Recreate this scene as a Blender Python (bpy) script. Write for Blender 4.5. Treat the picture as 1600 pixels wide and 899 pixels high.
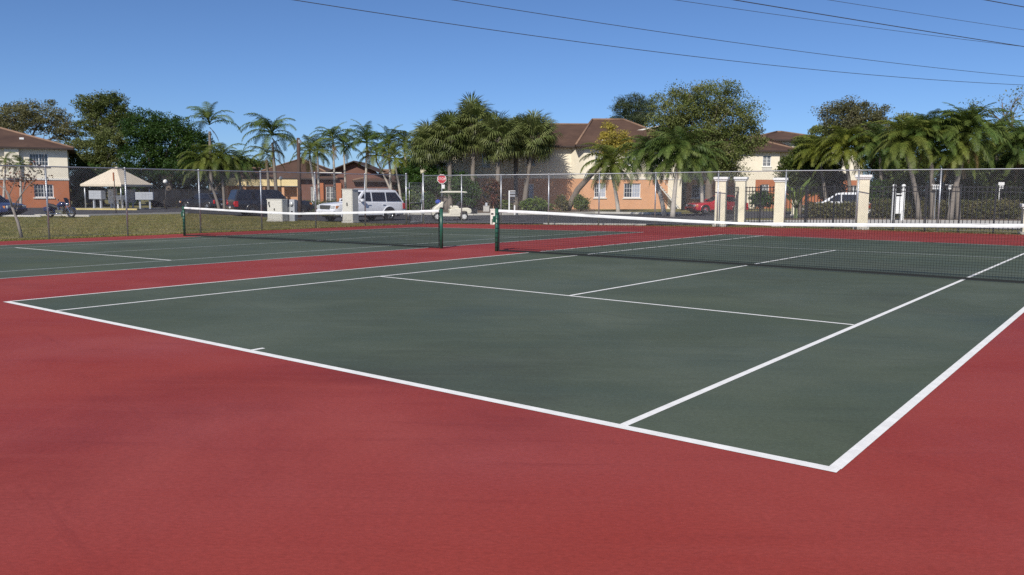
import bpy, bmesh, math, random
import numpy as np
from mathutils import Vector, Matrix

for o in list(bpy.data.objects):
    bpy.data.objects.remove(o)
sc = bpy.context.scene
COL = sc.collection
R = math.radians
random.seed(7)
rng = np.random.default_rng(11)

# ---------------------------------------------------------------- camera
CX, CY, CZ = 12.283, -4.6288, 1.5444
YAW, PITCH, ROLL, FPX = -0.6590, 0.1165, 0.0056, 1305.2      # FPX: focal length in pixels of a 1600 wide picture
_f = Vector((math.sin(YAW) * math.cos(PITCH), math.cos(YAW) * math.cos(PITCH), -math.sin(PITCH)))
_r0 = Vector((math.cos(YAW), -math.sin(YAW), 0))
_u0 = _r0.cross(_f)
_r = _r0 * math.cos(ROLL) + _u0 * math.sin(ROLL)
_u = -_r0 * math.sin(ROLL) + _u0 * math.cos(ROLL)
cam = bpy.data.cameras.new('camera')
cam.sensor_width = 36
cam.lens = 36 * FPX / 1600
cam.clip_start = 0.05
cam.clip_end = 6000
camo = bpy.data.objects.new('camera', cam)
COL.objects.link(camo)
camo.matrix_world = Matrix(((_r.x, _u.x, -_f.x, CX), (_r.y, _u.y, -_f.y, CY), (_r.z, _u.z, -_f.z, CZ), (0, 0, 0, 1)))
sc.camera = camo

# ---------------------------------------------------------------- sky, sun, exposure
SUN_EL = R(40.5)
SUN_XY = Vector((0.40, -1.15)).normalized()                   # horizontal direction towards the sun
world = bpy.data.worlds.new('World')
sc.world = world
world.use_nodes = True
wn = world.node_tree
wn.nodes.clear()
bg = wn.nodes.new('ShaderNodeBackground')
sky = wn.nodes.new('ShaderNodeTexSky')
wo = wn.nodes.new('ShaderNodeOutputWorld')
sky.sky_type = 'NISHITA'
sky.sun_disc = False
sky.sun_elevation = SUN_EL
sky.sun_rotation = math.atan2(SUN_XY.x, SUN_XY.y)
sky.altitude = 0
sky.air_density = 0.62
sky.dust_density = 0.55
sky.ozone_density = 8.5
bg.inputs['Strength'].default_value = 0.115
wn.links.new(sky.outputs[0], bg.inputs[0])
wn.links.new(bg.outputs[0], wo.inputs[0])
sun = bpy.data.lights.new('sun', 'SUN')
sun.energy = 4.7
sun.angle = R(0.53)
sun.color = (1.0, 0.94, 0.85)
suno = bpy.data.objects.new('sun', sun)
COL.objects.link(suno)
sd = Vector((SUN_XY.x * math.cos(SUN_EL), SUN_XY.y * math.cos(SUN_EL), math.sin(SUN_EL)))
suno.rotation_euler = sd.to_track_quat('Z', 'Y').to_euler()
suno.location = sd * 80
sc.view_settings.view_transform = 'Standard'
sc.view_settings.look = 'None'
sc.view_settings.exposure = 0.0
sc.view_settings.gamma = 1
sc.view_settings.use_curve_mapping = False
sc.cycles.max_bounces = 6
sc.cycles.transparent_max_bounces = 12
sc.cycles.use_denoising = False

# ---------------------------------------------------------------- placing
FALL = 0.011                                                   # the whole site falls gently away west of the near court


def Z(x, y=0):
    return -FALL * min(max(-x, 0.0), 36.0)


def ray(px, row):
    return _r * ((px - 800) / FPX) + _u * ((449.5 - row) / FPX) + _f


def at(px, row, t):
    return Vector((CX, CY, CZ)) + ray(px, row) * t


def ground(px, t, up=0.0):
    """a spot on the ground t metres in front, seen in column px of the photograph"""
    z = 0.0
    for _ in range(8):
        a = (px - 800) / FPX
        b = ((z + up - CZ) / t - _f.z - a * _r.z) / _u.z
        q = Vector((CX, CY, CZ)) + (_r * a + _u * b + _f) * t
        z = Z(q.x, q.y)
    return Vector((q.x, q.y, z + up))


def colpx(q):
    d = q - Vector((CX, CY, CZ))
    return 800 + FPX * d.dot(_r) / d.dot(_f)


def mpp(t):
    return t / FPX


VIEW = -YAW                                                    # rotation about z that turns local x to screen right


# ---------------------------------------------------------------- materials
def nodes_of(m):
    m.use_nodes = True
    nt = m.node_tree
    nt.nodes.clear()
    out = nt.nodes.new('ShaderNodeOutputMaterial')
    return nt, out


def mat(name, rgb, rough=0.7, var=0.12, scale=3.0, metal=0.0, spec=0.4, bump=0.0, bscale=40.0, coat=0.0, streak=None):
    m = bpy.data.materials.new(name)
    nt, out = nodes_of(m)
    p = nt.nodes.new('ShaderNodeBsdfPrincipled')
    p.inputs['Roughness'].default_value = rough
    p.inputs['Metallic'].default_value = metal
    p.inputs['Specular IOR Level'].default_value = spec
    p.inputs['Coat Weight'].default_value = coat
    p.inputs['Coat Roughness'].default_value = 0.08
    geo = nt.nodes.new('ShaderNodeNewGeometry')
    vec = geo.outputs['Position']
    if streak:
        mp = nt.nodes.new('ShaderNodeMapping')
        mp.inputs['Scale'].default_value = streak
        nt.links.new(vec, mp.inputs[0])
        vec = mp.outputs[0]
    if var > 0:
        n = nt.nodes.new('ShaderNodeTexNoise')
        n.inputs['Scale'].default_value = scale
        n.inputs['Detail'].default_value = 6
        n.inputs['Roughness'].default_value = 0.65
        nt.links.new(vec, n.inputs['Vector'])
        cr = nt.nodes.new('ShaderNodeValToRGB')
        cr.color_ramp.elements[0].position = 0.3
        cr.color_ramp.elements[1].position = 0.7
        cr.color_ramp.elements[0].color = (*[c * (1 - var) for c in rgb], 1)
        cr.color_ramp.elements[1].color = (*[min(1, c * (1 + var)) for c in rgb], 1)
        nt.links.new(n.outputs['Fac'], cr.inputs[0])
        nt.links.new(cr.outputs[0], p.inputs['Base Color'])
    else:
        p.inputs['Base Color'].default_value = (*rgb, 1)
    if bump > 0:
        n2 = nt.nodes.new('ShaderNodeTexNoise')
        n2.inputs['Scale'].default_value = bscale
        n2.inputs['Detail'].default_value = 4
        nt.links.new(geo.outputs['Position'], n2.inputs['Vector'])
        b = nt.nodes.new('ShaderNodeBump')
        b.inputs['Strength'].default_value = bump
        b.inputs['Distance'].default_value = 0.02
        nt.links.new(n2.outputs['Fac'], b.inputs['Height'])
        nt.links.new(b.outputs[0], p.inputs['Normal'])
    nt.links.new(p.outputs[0], out.inputs[0])
    return m


def mixrgb(nt, a, b, fac, mode='MIX'):
    n = nt.nodes.new('ShaderNodeMix')
    n.data_type = 'RGBA'
    n.blend_type = mode
    for sock, val in ((n.inputs[0], fac), (n.inputs[6], a), (n.inputs[7], b)):
        if isinstance(val, (int, float)):
            sock.default_value = val
        elif isinstance(val, tuple):
            sock.default_value = (*val, 1)
        else:
            nt.links.new(val, sock)
    return n.outputs[2]


def noise(nt, vec, scale, detail=6, rough=0.6, dist=0.0):
    n = nt.nodes.new('ShaderNodeTexNoise')
    n.inputs['Scale'].default_value = scale
    n.inputs['Detail'].default_value = detail
    n.inputs['Roughness'].default_value = rough
    n.inputs['Distortion'].default_value = dist
    nt.links.new(vec, n.inputs['Vector'])
    return n.outputs['Fac']


def ramp(nt, fac, a, b, lo=0.0, hi=1.0):
    n = nt.nodes.new('ShaderNodeMapRange')
    n.inputs['From Min'].default_value = a
    n.inputs['From Max'].default_value = b
    n.inputs['To Min'].default_value = lo
    n.inputs['To Max'].default_value = hi
    nt.links.new(fac, n.inputs['Value'])
    return n.outputs[0]


def mapped(nt, vec, scale=(1, 1, 1), rot=(0, 0, 0)):
    n = nt.nodes.new('ShaderNodeMapping')
    n.inputs['Scale'].default_value = scale
    n.inputs['Rotation'].default_value = rot
    nt.links.new(vec, n.inputs[0])
    return n.outputs[0]


def court_mat(name, base, pale, dark, tint, tint2):
    """acrylic court paint: mottled, scuffed along the roller direction, gritty"""
    m = bpy.data.materials.new(name)
    nt, out = nodes_of(m)
    p = nt.nodes.new('ShaderNodeBsdfPrincipled')
    pos = nt.nodes.new('ShaderNodeNewGeometry').outputs['Position']
    c = mixrgb(nt, base, pale, ramp(nt, noise(nt, pos, 0.35, 5, 0.6, 0.4), 0.42, 0.72))
    c = mixrgb(nt, c, dark, ramp(nt, noise(nt, pos, 0.22, 6, 0.62, 0.8), 0.52, 0.78, 0, 0.75))
    pr = mapped(nt, pos, (1, 1, 1), (0, 0, R(-36)))
    st = mapped(nt, pr, (0.30, 2.2, 1))
    c = mixrgb(nt, c, pale, ramp(nt, noise(nt, st, 1.6, 9, 0.74, 0.2), 0.50, 0.78, 0, 0.65))
    st2 = mapped(nt, pr, (0.22, 3.4, 1))
    c = mixrgb(nt, c, dark, ramp(nt, noise(nt, st2, 2.3, 9, 0.72, 0.15), 0.54, 0.8, 0, 0.6))
    st3 = mapped(nt, mapped(nt, pos, (1, 1, 1), (0, 0, R(14))), (0.5, 5.0, 1))
    c = mixrgb(nt, c, dark, ramp(nt, noise(nt, st3, 0.9, 10, 0.75, 0.6), 0.58, 0.74, 0, 0.55))
    c = mixrgb(nt, c, tint, ramp(nt, noise(nt, pos, 0.13, 3, 0.5, 0.0), 0.5, 0.75, 0, 0.5))
    c = mixrgb(nt, c, tint2, ramp(nt, noise(nt, mapped(nt, pr, (0.5, 1.2, 1)), 0.45, 6, 0.65, 0.3), 0.5, 0.72, 0, 0.6))
    g = noise(nt, pos, 190, 2, 0.7)
    g2 = noise(nt, mapped(nt, pr, (0.7, 1.5, 1)), 38, 5, 0.8)
    gm = nt.nodes.new('ShaderNodeMath')
    gm.operation = 'MULTIPLY'
    nt.links.new(ramp(nt, g, 0.3, 0.7, 0.84, 1.16), gm.inputs[0])
    nt.links.new(ramp(nt, g2, 0.3, 0.7, 0.80, 1.20), gm.inputs[1])
    gr = gm.outputs[0]
    hs = nt.nodes.new('ShaderNodeVectorMath')
    hs.operation = 'SCALE'
    nt.links.new(c, hs.inputs[0])
    nt.links.new(gr, hs.inputs['Scale'])
    # a few pale specks of grit and leaf crumbs
    v = nt.nodes.new('ShaderNodeTexVoronoi')
    v.inputs['Scale'].default_value = 0.9
    nt.links.new(pos, v.inputs['Vector'])
    spk = ramp(nt, v.outputs['Distance'], 0.006, 0.010, 0.6, 0)
    cc = mixrgb(nt, hs.outputs[0], (0.33, 0.27, 0.2), spk)
    nt.links.new(cc, p.inputs['Base Color'])
    nt.links.new(ramp(nt, noise(nt, pos, 0.5, 5, 0.6), 0.3, 0.7, 0.62, 0.85), p.inputs['Roughness'])
    p.inputs['Specular IOR Level'].default_value = 0.22
    b = nt.nodes.new('ShaderNodeBump')
    b.inputs['Strength'].default_value = 0.2
    b.inputs['Distance'].default_value = 0.003
    nt.links.new(g, b.inputs['Height'])
    nt.links.new(b.outputs[0], p.inputs['Normal'])
    nt.links.new(p.outputs[0], out.inputs[0])
    return m


def leaf_mat(name, rgb, rgb2, scale=0.7, trans=0.3, rough=0.5):
    m = bpy.data.materials.new(name)
    nt, out = nodes_of(m)
    p = nt.nodes.new('ShaderNodeBsdfPrincipled')
    p.inputs['Roughness'].default_value = rough
    p.inputs['Specular IOR Level'].default_value = 0.3
    t = nt.nodes.new('ShaderNodeBsdfTranslucent')
    mx = nt.nodes.new('ShaderNodeMixShader')
    mx.inputs[0].default_value = trans
    pos = nt.nodes.new('ShaderNodeNewGeometry').outputs['Position']
    oi = nt.nodes.new('ShaderNodeObjectInfo').outputs['Random']
    f1 = ramp(nt, noise(nt, pos, scale, 4, 0.6), 0.35, 0.65)
    c = mixrgb(nt, rgb, rgb2, f1)
    f2 = ramp(nt, noise(nt, pos, 9.0, 2, 0.6), 0.3, 0.7, 0.72, 1.3)
    f3 = ramp(nt, oi, 0, 1, 0.8, 1.2)
    mu = nt.nodes.new('ShaderNodeMath')
    mu.operation = 'MULTIPLY'
    nt.links.new(f2, mu.inputs[0])
    nt.links.new(f3, mu.inputs[1])
    hs = nt.nodes.new('ShaderNodeVectorMath')
    hs.operation = 'SCALE'
    nt.links.new(c, hs.inputs[0])
    nt.links.new(mu.outputs[0], hs.inputs['Scale'])
    nt.links.new(hs.outputs[0], p.inputs['Base Color'])
    nt.links.new(hs.outputs[0], t.inputs['Color'])
    nt.links.new(p.outputs[0], mx.inputs[1])
    nt.links.new(t.outputs[0], mx.inputs[2])
    nt.links.new(mx.outputs[0], out.inputs[0])
    return m


def ground_mat(name, cols, scale, bump=0.5):
    m = bpy.data.materials.new(name)
    nt, out = nodes_of(m)
    p = nt.nodes.new('ShaderNodeBsdfPrincipled')
    p.inputs['Roughness'].default_value = 0.9
    p.inputs['Specular IOR Level'].default_value = 0.15
    pos = nt.nodes.new('ShaderNodeNewGeometry').outputs['Position']
    c = mixrgb(nt, cols[0], cols[1], ramp(nt, noise(nt, pos, scale, 6, 0.65), 0.35, 0.65))
    c = mixrgb(nt, c, cols[2], ramp(nt, noise(nt, pos, scale * 7, 5, 0.7), 0.5, 0.72, 0, 0.7))
    g = noise(nt, pos, scale * 60, 3, 0.7)
    c2 = mixrgb(nt, c, (0, 0, 0), ramp(nt, g, 0.35, 0.7, 0.35, 0))
    nt.links.new(c2, p.inputs['Base Color'])
    b = nt.nodes.new('ShaderNodeBump')
    b.inputs['Strength'].default_value = bump
    b.inputs['Distance'].default_value = 0.03
    nt.links.new(g, b.inputs['Height'])
    nt.links.new(b.outputs[0], p.inputs['Normal'])
    nt.links.new(p.outputs[0], out.inputs[0])
    return m


M = {}
M['red'] = court_mat('red_acrylic', (0.262, 0.037, 0.031), (0.308, 0.061, 0.053), (0.172, 0.025, 0.025), (0.325, 0.049, 0.032), (0.315, 0.056, 0.045))
M['green'] = court_mat('green_acrylic', (0.071, 0.089, 0.062), (0.106, 0.126, 0.092), (0.048, 0.053, 0.042), (0.075, 0.095, 0.048), (0.064, 0.088, 0.069))
M['line'] = mat('white_line_paint', (0.85, 0.84, 0.80), 0.6, 0.10, 9.0, bump=0.15, bscale=150)
M['oldline'] = mat('worn_line_paint', (0.52, 0.55, 0.54), 0.7, 0.22, 7.0, bump=0.15, bscale=150)
M['lawn'] = ground_mat('lawn_soil', ((0.20, 0.185, 0.060), (0.26, 0.215, 0.09), (0.13, 0.145, 0.045)), 0.5)
M['asphalt'] = ground_mat('asphalt', ((0.075, 0.075, 0.082), (0.10, 0.10, 0.105), (0.055, 0.055, 0.06)), 0.35, 0.2)
M['mulch'] = ground_mat('mulch', ((0.16, 0.115, 0.085), (0.21, 0.16, 0.12), (0.09, 0.07, 0.05)), 0.7)
M['concrete'] = mat('concrete', (0.50, 0.48, 0.44), 0.85, 0.14, 1.3, bump=0.2, bscale=60)
M['yellow_kerb'] = mat('yellow_kerb_paint', (0.62, 0.50, 0.20), 0.7, 0.2, 2.0)
M['blade'] = leaf_mat('grass_blade', (0.18, 0.185, 0.048), (0.3, 0.25, 0.095), 0.6, 0.3)
M['galv'] = mat('galvanised_steel', (0.46, 0.48, 0.50), 0.42, 0.1, 8.0, metal=0.75)
M['wire'] = mat('fence_wire', (0.33, 0.34, 0.36), 0.55, 0.0, metal=0.3)
M['green_metal'] = mat('dark_green_enamel', (0.018, 0.085, 0.055), 0.35, 0.12, 6.0, spec=0.5)
M['twine'] = mat('black_net_twine', (0.012, 0.014, 0.015), 0.8, 0.0)
M['vinyl'] = mat('white_vinyl_band', (0.74, 0.74, 0.73), 0.65, 0.12, 7.0)
M['black_metal'] = mat('black_iron', (0.015, 0.014, 0.015), 0.4, 0.0, spec=0.5)
M['cream_stucco'] = mat('cream_stucco', (0.80, 0.73, 0.58), 0.9, 0.06, 1.2, bump=0.3, bscale=30)
M['orange_stucco'] = mat('terracotta_stucco', (0.63, 0.345, 0.195), 0.9, 0.08, 1.0, bump=0.3, bscale=30)
M['rust_stucco'] = mat('rust_orange_stucco', (0.43, 0.155, 0.072), 0.9, 0.08, 1.0, bump=0.3, bscale=30)
M['shade_tinted_stucco'] = mat('shade_tinted_stucco', (0.17, 0.085, 0.065), 0.9, 0.1, 1.0, bump=0.3, bscale=30)  # clubhouse brown-orange stucco, palm shade put into the dark base colour
M['column_stucco'] = mat('pale_yellow_stucco', (0.78, 0.72, 0.55), 0.9, 0.07, 2.0, bump=0.35, bscale=35)
M['white_paint'] = mat('white_paint', (0.78, 0.78, 0.76), 0.6, 0.05, 3.0)
M['trim'] = mat('off_white_trim', (0.70, 0.68, 0.62), 0.7, 0.06, 3.0)
M['fascia'] = mat('dark_fascia', (0.05, 0.035, 0.03), 0.7, 0.1, 2.0)
M['yellow_wall'] = mat('pale_yellow_boards', (0.78, 0.62, 0.33), 0.8, 0.06, 1.0)
M['canvas'] = mat('tan_canvas', (0.66, 0.57, 0.44), 0.85, 0.05, 1.5)
M['grey_box'] = mat('grey_enamel', (0.42, 0.44, 0.47), 0.5, 0.07, 3.0)
M['cabinet'] = mat('beige_cabinet_paint', (0.66, 0.64, 0.57), 0.6, 0.07, 4.0, streak=(4, 4, 0.6))
M['dark_screen'] = mat('dark_screen_cloth', (0.010, 0.011, 0.014), 0.9, 0.25, 2.0)
M['wood_pole'] = mat('weathered_pole_wood', (0.075, 0.048, 0.037), 0.9, 0.2, 3.0, streak=(6, 6, 0.5))
M['palm_trunk'] = mat('palm_bark', (0.185, 0.16, 0.135), 0.9, 0.22, 3.0, streak=(1, 1, 7), bump=0.5, bscale=25)
M['pale_trunk'] = mat('pale_palm_bark', (0.42, 0.38, 0.33), 0.9, 0.18, 3.0, streak=(1, 1, 8))
M['bark'] = mat('grey_bark', (0.16, 0.13, 0.105), 0.95, 0.25, 3.0, streak=(3, 3, 0.7), bump=0.5, bscale=20)
M['pale_bark'] = mat('pale_bark', (0.27, 0.24, 0.215), 0.95, 0.2, 3.0)
M['frond'] = leaf_mat('frond_green', (0.085, 0.125, 0.022), (0.175, 0.195, 0.04), 0.8, 0.28)
M['frond_dark'] = leaf_mat('frond_deep_green', (0.064, 0.112, 0.024), (0.14, 0.18, 0.04), 0.8, 0.25)
M['frond_yellow'] = leaf_mat('frond_yellow_green', (0.2, 0.21, 0.032), (0.14, 0.18, 0.028), 0.8, 0.32)
M['frond_dead'] = leaf_mat('frond_dead', (0.20, 0.135, 0.055), (0.14, 0.10, 0.05), 0.8, 0.2)
M['fan'] = leaf_mat('fan_leaf', (0.105, 0.138, 0.036), (0.19, 0.21, 0.075), 0.8, 0.22, 0.45)
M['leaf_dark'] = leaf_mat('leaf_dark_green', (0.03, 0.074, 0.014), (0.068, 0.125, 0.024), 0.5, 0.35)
M['leaf_mid'] = leaf_mat('leaf_mid_green', (0.075, 0.118, 0.022), (0.145, 0.175, 0.04), 0.4, 0.35)
M['leaf_light'] = leaf_mat('leaf_light_green', (0.105, 0.145, 0.034), (0.185, 0.205, 0.060), 0.4, 0.35)
M['leaf_olive'] = leaf_mat('leaf_olive', (0.105, 0.138, 0.036), (0.195, 0.205, 0.07), 0.4, 0.35)
M['leaf_grey'] = leaf_mat('leaf_grey_brown', (0.118, 0.125, 0.054), (0.185, 0.172, 0.085), 0.4, 0.35)
M['leaf_yellow'] = leaf_mat('leaf_yellow', (0.58, 0.46, 0.085), (0.36, 0.32, 0.07), 0.9, 0.35)
M['leaf_pine'] = leaf_mat('needle_green', (0.05, 0.075, 0.034), (0.085, 0.108, 0.05), 0.5, 0.15)
M['leaf_bright'] = leaf_mat('leaf_bright_green', (0.12, 0.19, 0.035), (0.19, 0.23, 0.06), 0.9, 0.35)
M['leaf_hedge'] = leaf_mat('leaf_hedge', (0.105, 0.118, 0.036), (0.195, 0.168, 0.072), 1.5, 0.2)
M['leaf_red'] = leaf_mat('leaf_red', (0.20, 0.05, 0.03), (0.07, 0.08, 0.03), 1.5, 0.25)
M['litter'] = mat('dry_leaf_litter', (0.24, 0.18, 0.12), 0.9, 0.4, 9.0)
M['rubber'] = mat('tyre_rubber', (0.018, 0.018, 0.019), 0.8, 0.0)
M['alloy'] = mat('alloy_rim', (0.50, 0.51, 0.53), 0.3, 0.0, metal=0.85)
M['steel_white'] = mat('white_wheel', (0.72, 0.72, 0.70), 0.5, 0.05)
M['chrome'] = mat('chrome', (0.62, 0.63, 0.65), 0.12, 0.0, metal=1.0)
M['dark_plastic'] = mat('dark_plastic', (0.022, 0.022, 0.024), 0.55, 0.0)
M['grille'] = mat('grille_grey', (0.13, 0.13, 0.135), 0.35, 0.0, metal=0.6)
M['white_car'] = mat('white_car_paint', (0.76, 0.77, 0.80), 0.28, 0.0, spec=0.5, coat=0.6)
M['black_car'] = mat('black_car_paint', (0.010, 0.011, 0.016), 0.3, 0.0, spec=0.5, coat=0.5)
M['red_car'] = mat('red_car_paint', (0.42, 0.018, 0.028), 0.28, 0.0, spec=0.5, coat=0.6)
M['blue_car'] = mat('blue_car_paint', (0.018, 0.026, 0.085), 0.28, 0.0, spec=0.5, coat=0.6)
M['slate_car'] = mat('slate_car_paint', (0.055, 0.065, 0.095), 0.28, 0.0, spec=0.5, coat=0.6)
M['cream_cart'] = mat('cream_cart_plastic', (0.70, 0.66, 0.54), 0.45, 0.03)
M['headlight'] = mat('headlight_lens', (0.55, 0.57, 0.58), 0.12, 0.0, spec=0.6)
M['amber'] = mat('amber_lens', (0.55, 0.20, 0.05), 0.2, 0.0)
M['taillight'] = mat('red_lens', (0.40, 0.015, 0.02), 0.2, 0.0)
M['stop_red'] = mat('stop_sign_red', (0.50, 0.02, 0.035), 0.5, 0.05)
M['blue_cloth'] = mat('blue_cloth', (0.03, 0.06, 0.32), 0.8, 0.1)
M['sign_grey'] = mat('sign_grey', (0.30, 0.31, 0.33), 0.6, 0.05)
M['lamp_globe'] = mat('white_globe', (0.80, 0.79, 0.74), 0.3, 0.0)
M['cable'] = mat('overhead_cable', (0.05, 0.05, 0.055), 0.6, 0.0)


def glass_mat(name, tint, rough=0.04):
    m = bpy.data.materials.new(name)
    nt, out = nodes_of(m)
    p = nt.nodes.new('ShaderNodeBsdfPrincipled')
    p.inputs['Base Color'].default_value = (*tint, 1)
    p.inputs['Roughness'].default_value = rough
    p.inputs['Specular IOR Level'].default_value = 0.6
    nt.links.new(p.outputs[0], out.inputs[0])
    return m


M['glass'] = glass_mat('window_glass', (0.035, 0.045, 0.065))
M['car_glass'] = glass_mat('car_glass', (0.010, 0.012, 0.018))
M['blind'] = mat('pale_blind', (0.36, 0.39, 0.46), 0.8, 0.08, 2.0)


def roof_mat():
    """faded barrel tile roof, brown with paler sun-bleached streaks"""
    m = bpy.data.materials.new('brown_roof_tile')
    nt, out = nodes_of(m)
    p = nt.nodes.new('ShaderNodeBsdfPrincipled')
    p.inputs['Roughness'].default_value = 0.85
    p.inputs['Specular IOR Level'].default_value = 0.2
    pos = nt.nodes.new('ShaderNodeNewGeometry').outputs['Position']
    c = mixrgb(nt, (0.078, 0.047, 0.036), (0.130, 0.078, 0.055), ramp(nt, noise(nt, pos, 0.35, 5, 0.65), 0.35, 0.7))
    c = mixrgb(nt, c, (0.052, 0.032, 0.028), ramp(nt, noise(nt, mapped(nt, pos, (1, 1, 9)), 1.1, 5, 0.7), 0.5, 0.8, 0, 0.8))
    w = nt.nodes.new('ShaderNodeTexWave')
    w.wave_type = 'BANDS'
    w.bands_direction = 'Z'
    w.inputs['Scale'].default_value = 2.6
    w.inputs['Distortion'].default_value = 0.6
    nt.links.new(pos, w.inputs['Vector'])
    c = mixrgb(nt, c, (0.05, 0.03, 0.026), ramp(nt, w.outputs['Fac'], 0.0, 0.35, 0.5, 0))
    nt.links.new(c, p.inputs['Base Color'])
    b = nt.nodes.new('ShaderNodeBump')
    b.inputs['Strength'].default_value = 0.5
    b.inputs['Distance'].default_value = 0.05
    nt.links.new(w.outputs['Fac'], b.inputs['Height'])
    nt.links.new(b.outputs[0], p.inputs['Normal'])
    nt.links.new(p.outputs[0], out.inputs[0])
    return m


M['roof'] = roof_mat()
M['ridge'] = mat('ridge_tile', (0.24, 0.15, 0.10), 0.85, 0.2, 2.0)


# ---------------------------------------------------------------- mesh building
class MB:
    def __init__(self):
        self.v, self.f = [], []

    def add(self, vs, fs):
        n = len(self.v)
        self.v += [tuple(a) for a in vs]
        self.f += [tuple(i + n for i in f) for f in fs]
        return self

    def box(self, x0, x1, y0, y1, z0, z1, mtx=None):
        vs = [Vector((x, y, z)) for z in (z0, z1) for y in (y0, y1) for x in (x0, x1)]
        if mtx:
            vs = [mtx @ a for a in vs]
        return self.add(vs, [(0, 2, 3, 1), (4, 5, 7, 6), (0, 1, 5, 4), (2, 6, 7, 3), (0, 4, 6, 2), (1, 3, 7, 5)])

    def tube(self, pts, rad, n=8, cap=True):
        pts = [Vector(a) for a in pts]
        if not hasattr(rad, '__len__'):
            rad = [rad] * len(pts)
        base = len(self.v)
        ref = None
        for i, q in enumerate(pts):
            d = (pts[min(i + 1, len(pts) - 1)] - pts[max(i - 1, 0)]).normalized()
            if ref is None:
                ref = d.orthogonal().normalized()
            a = (ref - d * ref.dot(d))
            a = a.normalized() if a.length > 1e-6 else d.orthogonal().normalized()
            ref = a
            b = d.cross(a)
            for k in range(n):
                w = 2 * math.pi * k / n
                self.v.append(tuple(q + (a * math.cos(w) + b * math.sin(w)) * rad[i]))
        for i in range(len(pts) - 1):
            for k in range(n):
                k2 = (k + 1) % n
                self.f.append((base + i * n + k, base + i * n + k2, base + (i + 1) * n + k2, base + (i + 1) * n + k))
        if cap:
            self.f.append(tuple(base + k for k in reversed(range(n))))
            self.f.append(tuple(base + (len(pts) - 1) * n + k for k in range(n)))
        return self

    def lathe(self, prof, n=16, mtx=None, closed=False):
        """prof: (radius, height) pairs about the local z axis"""
        vs, fs = [], []
        for r_, h_ in prof:
            for k in range(n):
                w = 2 * math.pi * k / n
                a = Vector((r_ * math.cos(w), r_ * math.sin(w), h_))
                vs.append(mtx @ a if mtx else a)
        m = len(prof)
        for i in range(m if closed else m - 1):
            j = (i + 1) % m
            for k in range(n):
                k2 = (k + 1) % n
                fs.append((i * n + k, i * n + k2, j * n + k2, j * n + k))
        if not closed:
            fs.append(tuple(reversed(range(n))))
            fs.append(tuple((m - 1) * n + k for k in range(n)))
        return self.add(vs, fs)

    def prism(self, poly, y0, y1, mtx=None):
        """poly of (x, z) extruded along y"""
        n = len(poly)
        vs = [Vector((x, y0, z)) for x, z in poly] + [Vector((x, y1, z)) for x, z in poly]
        if mtx:
            vs = [mtx @ a for a in vs]
        fs = [tuple(range(n)), tuple(reversed(range(n, 2 * n)))]
        fs += [(i, i + n, (i + 1) % n + n, (i + 1) % n) for i in range(n)]
        return self.add(vs, fs)

    def mesh(self, name, m, smooth=False):
        me = bpy.data.meshes.new(name)
        me.from_pydata(self.v, [], self.f)
        me.materials.append(M[m] if isinstance(m, str) else m)
        if smooth:
            me.polygons.foreach_set('use_smooth', [True] * len(me.polygons))
        me.update()
        return me

    def build(self, name, m, parent=None, smooth=False, bevel=0.0, loc=None, fix=True):
        me = self.mesh(name, m, smooth)
        if fix:
            bm = bmesh.new()
            bm.from_mesh(me)
            bmesh.ops.recalc_face_normals(bm, faces=bm.faces)
            bm.to_mesh(me)
            bm.free()
        return link(name, me, parent, bevel, loc, smooth)


def link(name, me, parent=None, bevel=0.0, loc=None, smooth=False):
    o = bpy.data.objects.new(name, me)
    COL.objects.link(o)
    o.parent = parent
    if loc is not None:
        o.location = loc
    if bevel:
        b = o.modifiers.new('bevel', 'BEVEL')
        b.width = bevel
        b.segments = 2
        b.limit_method = 'ANGLE'
        b.angle_limit = R(35)
    return o


def tag(o, label=None, cat=None, group=None, kind=None):
    for k, v in (('label', label), ('category', cat), ('group', group), ('kind', kind)):
        if v:
            o[k] = v
    return o


def thing(name, label, cat, loc, rz=0.0, group=None):
    o = bpy.data.objects.new(name, None)
    o.empty_display_size = 0.2
    COL.objects.link(o)
    o.location = loc
    o.rotation_euler = (0, 0, rz)
    return tag(o, label, cat, group)


def child_copy(src, parent, loc=(0, 0, 0), rot=(0, 0, 0), scale=(1, 1, 1), name=None):
    o = src.copy() if isinstance(src, bpy.types.Object) else bpy.data.objects.new(name, src)
    COL.objects.link(o)
    o.parent = parent
    o.location = loc
    o.rotation_euler = rot
    o.scale = scale
    return o


# ---------------------------------------------------------------- sheets on the ground
def sheet(name, poly, up, m, kind='structure', parent=None, thick=0.0):
    """a flat polygon (x, y) laid on the site's fall, broken where the fall changes"""
    bm = bmesh.new()
    vs = [bm.verts.new((x, y, 0)) for x, y in poly]
    bm.faces.new(vs)
    for bx in (0.0, -36.0):
        g = bm.verts[:] + bm.edges[:] + bm.faces[:]
        bmesh.ops.bisect_plane(bm, geom=g, plane_co=(bx, 0, 0), plane_no=(1, 0, 0))
    bmesh.ops.recalc_face_normals(bm, faces=bm.faces)
    for f in bm.faces:
        if f.normal.z < 0:
            f.normal_flip()
    for v in bm.verts:
        v.co.z = Z(v.co.x) + up
    if thick:
        r_ = bmesh.ops.extrude_face_region(bm, geom=bm.faces[:])
        for e in r_['geom']:
            if isinstance(e, bmesh.types.BMVert):
                e.co.z -= thick
        bmesh.ops.recalc_face_normals(bm, faces=bm.faces)
    me = bpy.data.meshes.new(name)
    bm.to_mesh(me)
    bm.free()
    me.materials.append(M[m])
    o = link(name, me, parent)
    if kind and not parent:
        o['kind'] = kind
    return o


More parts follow.
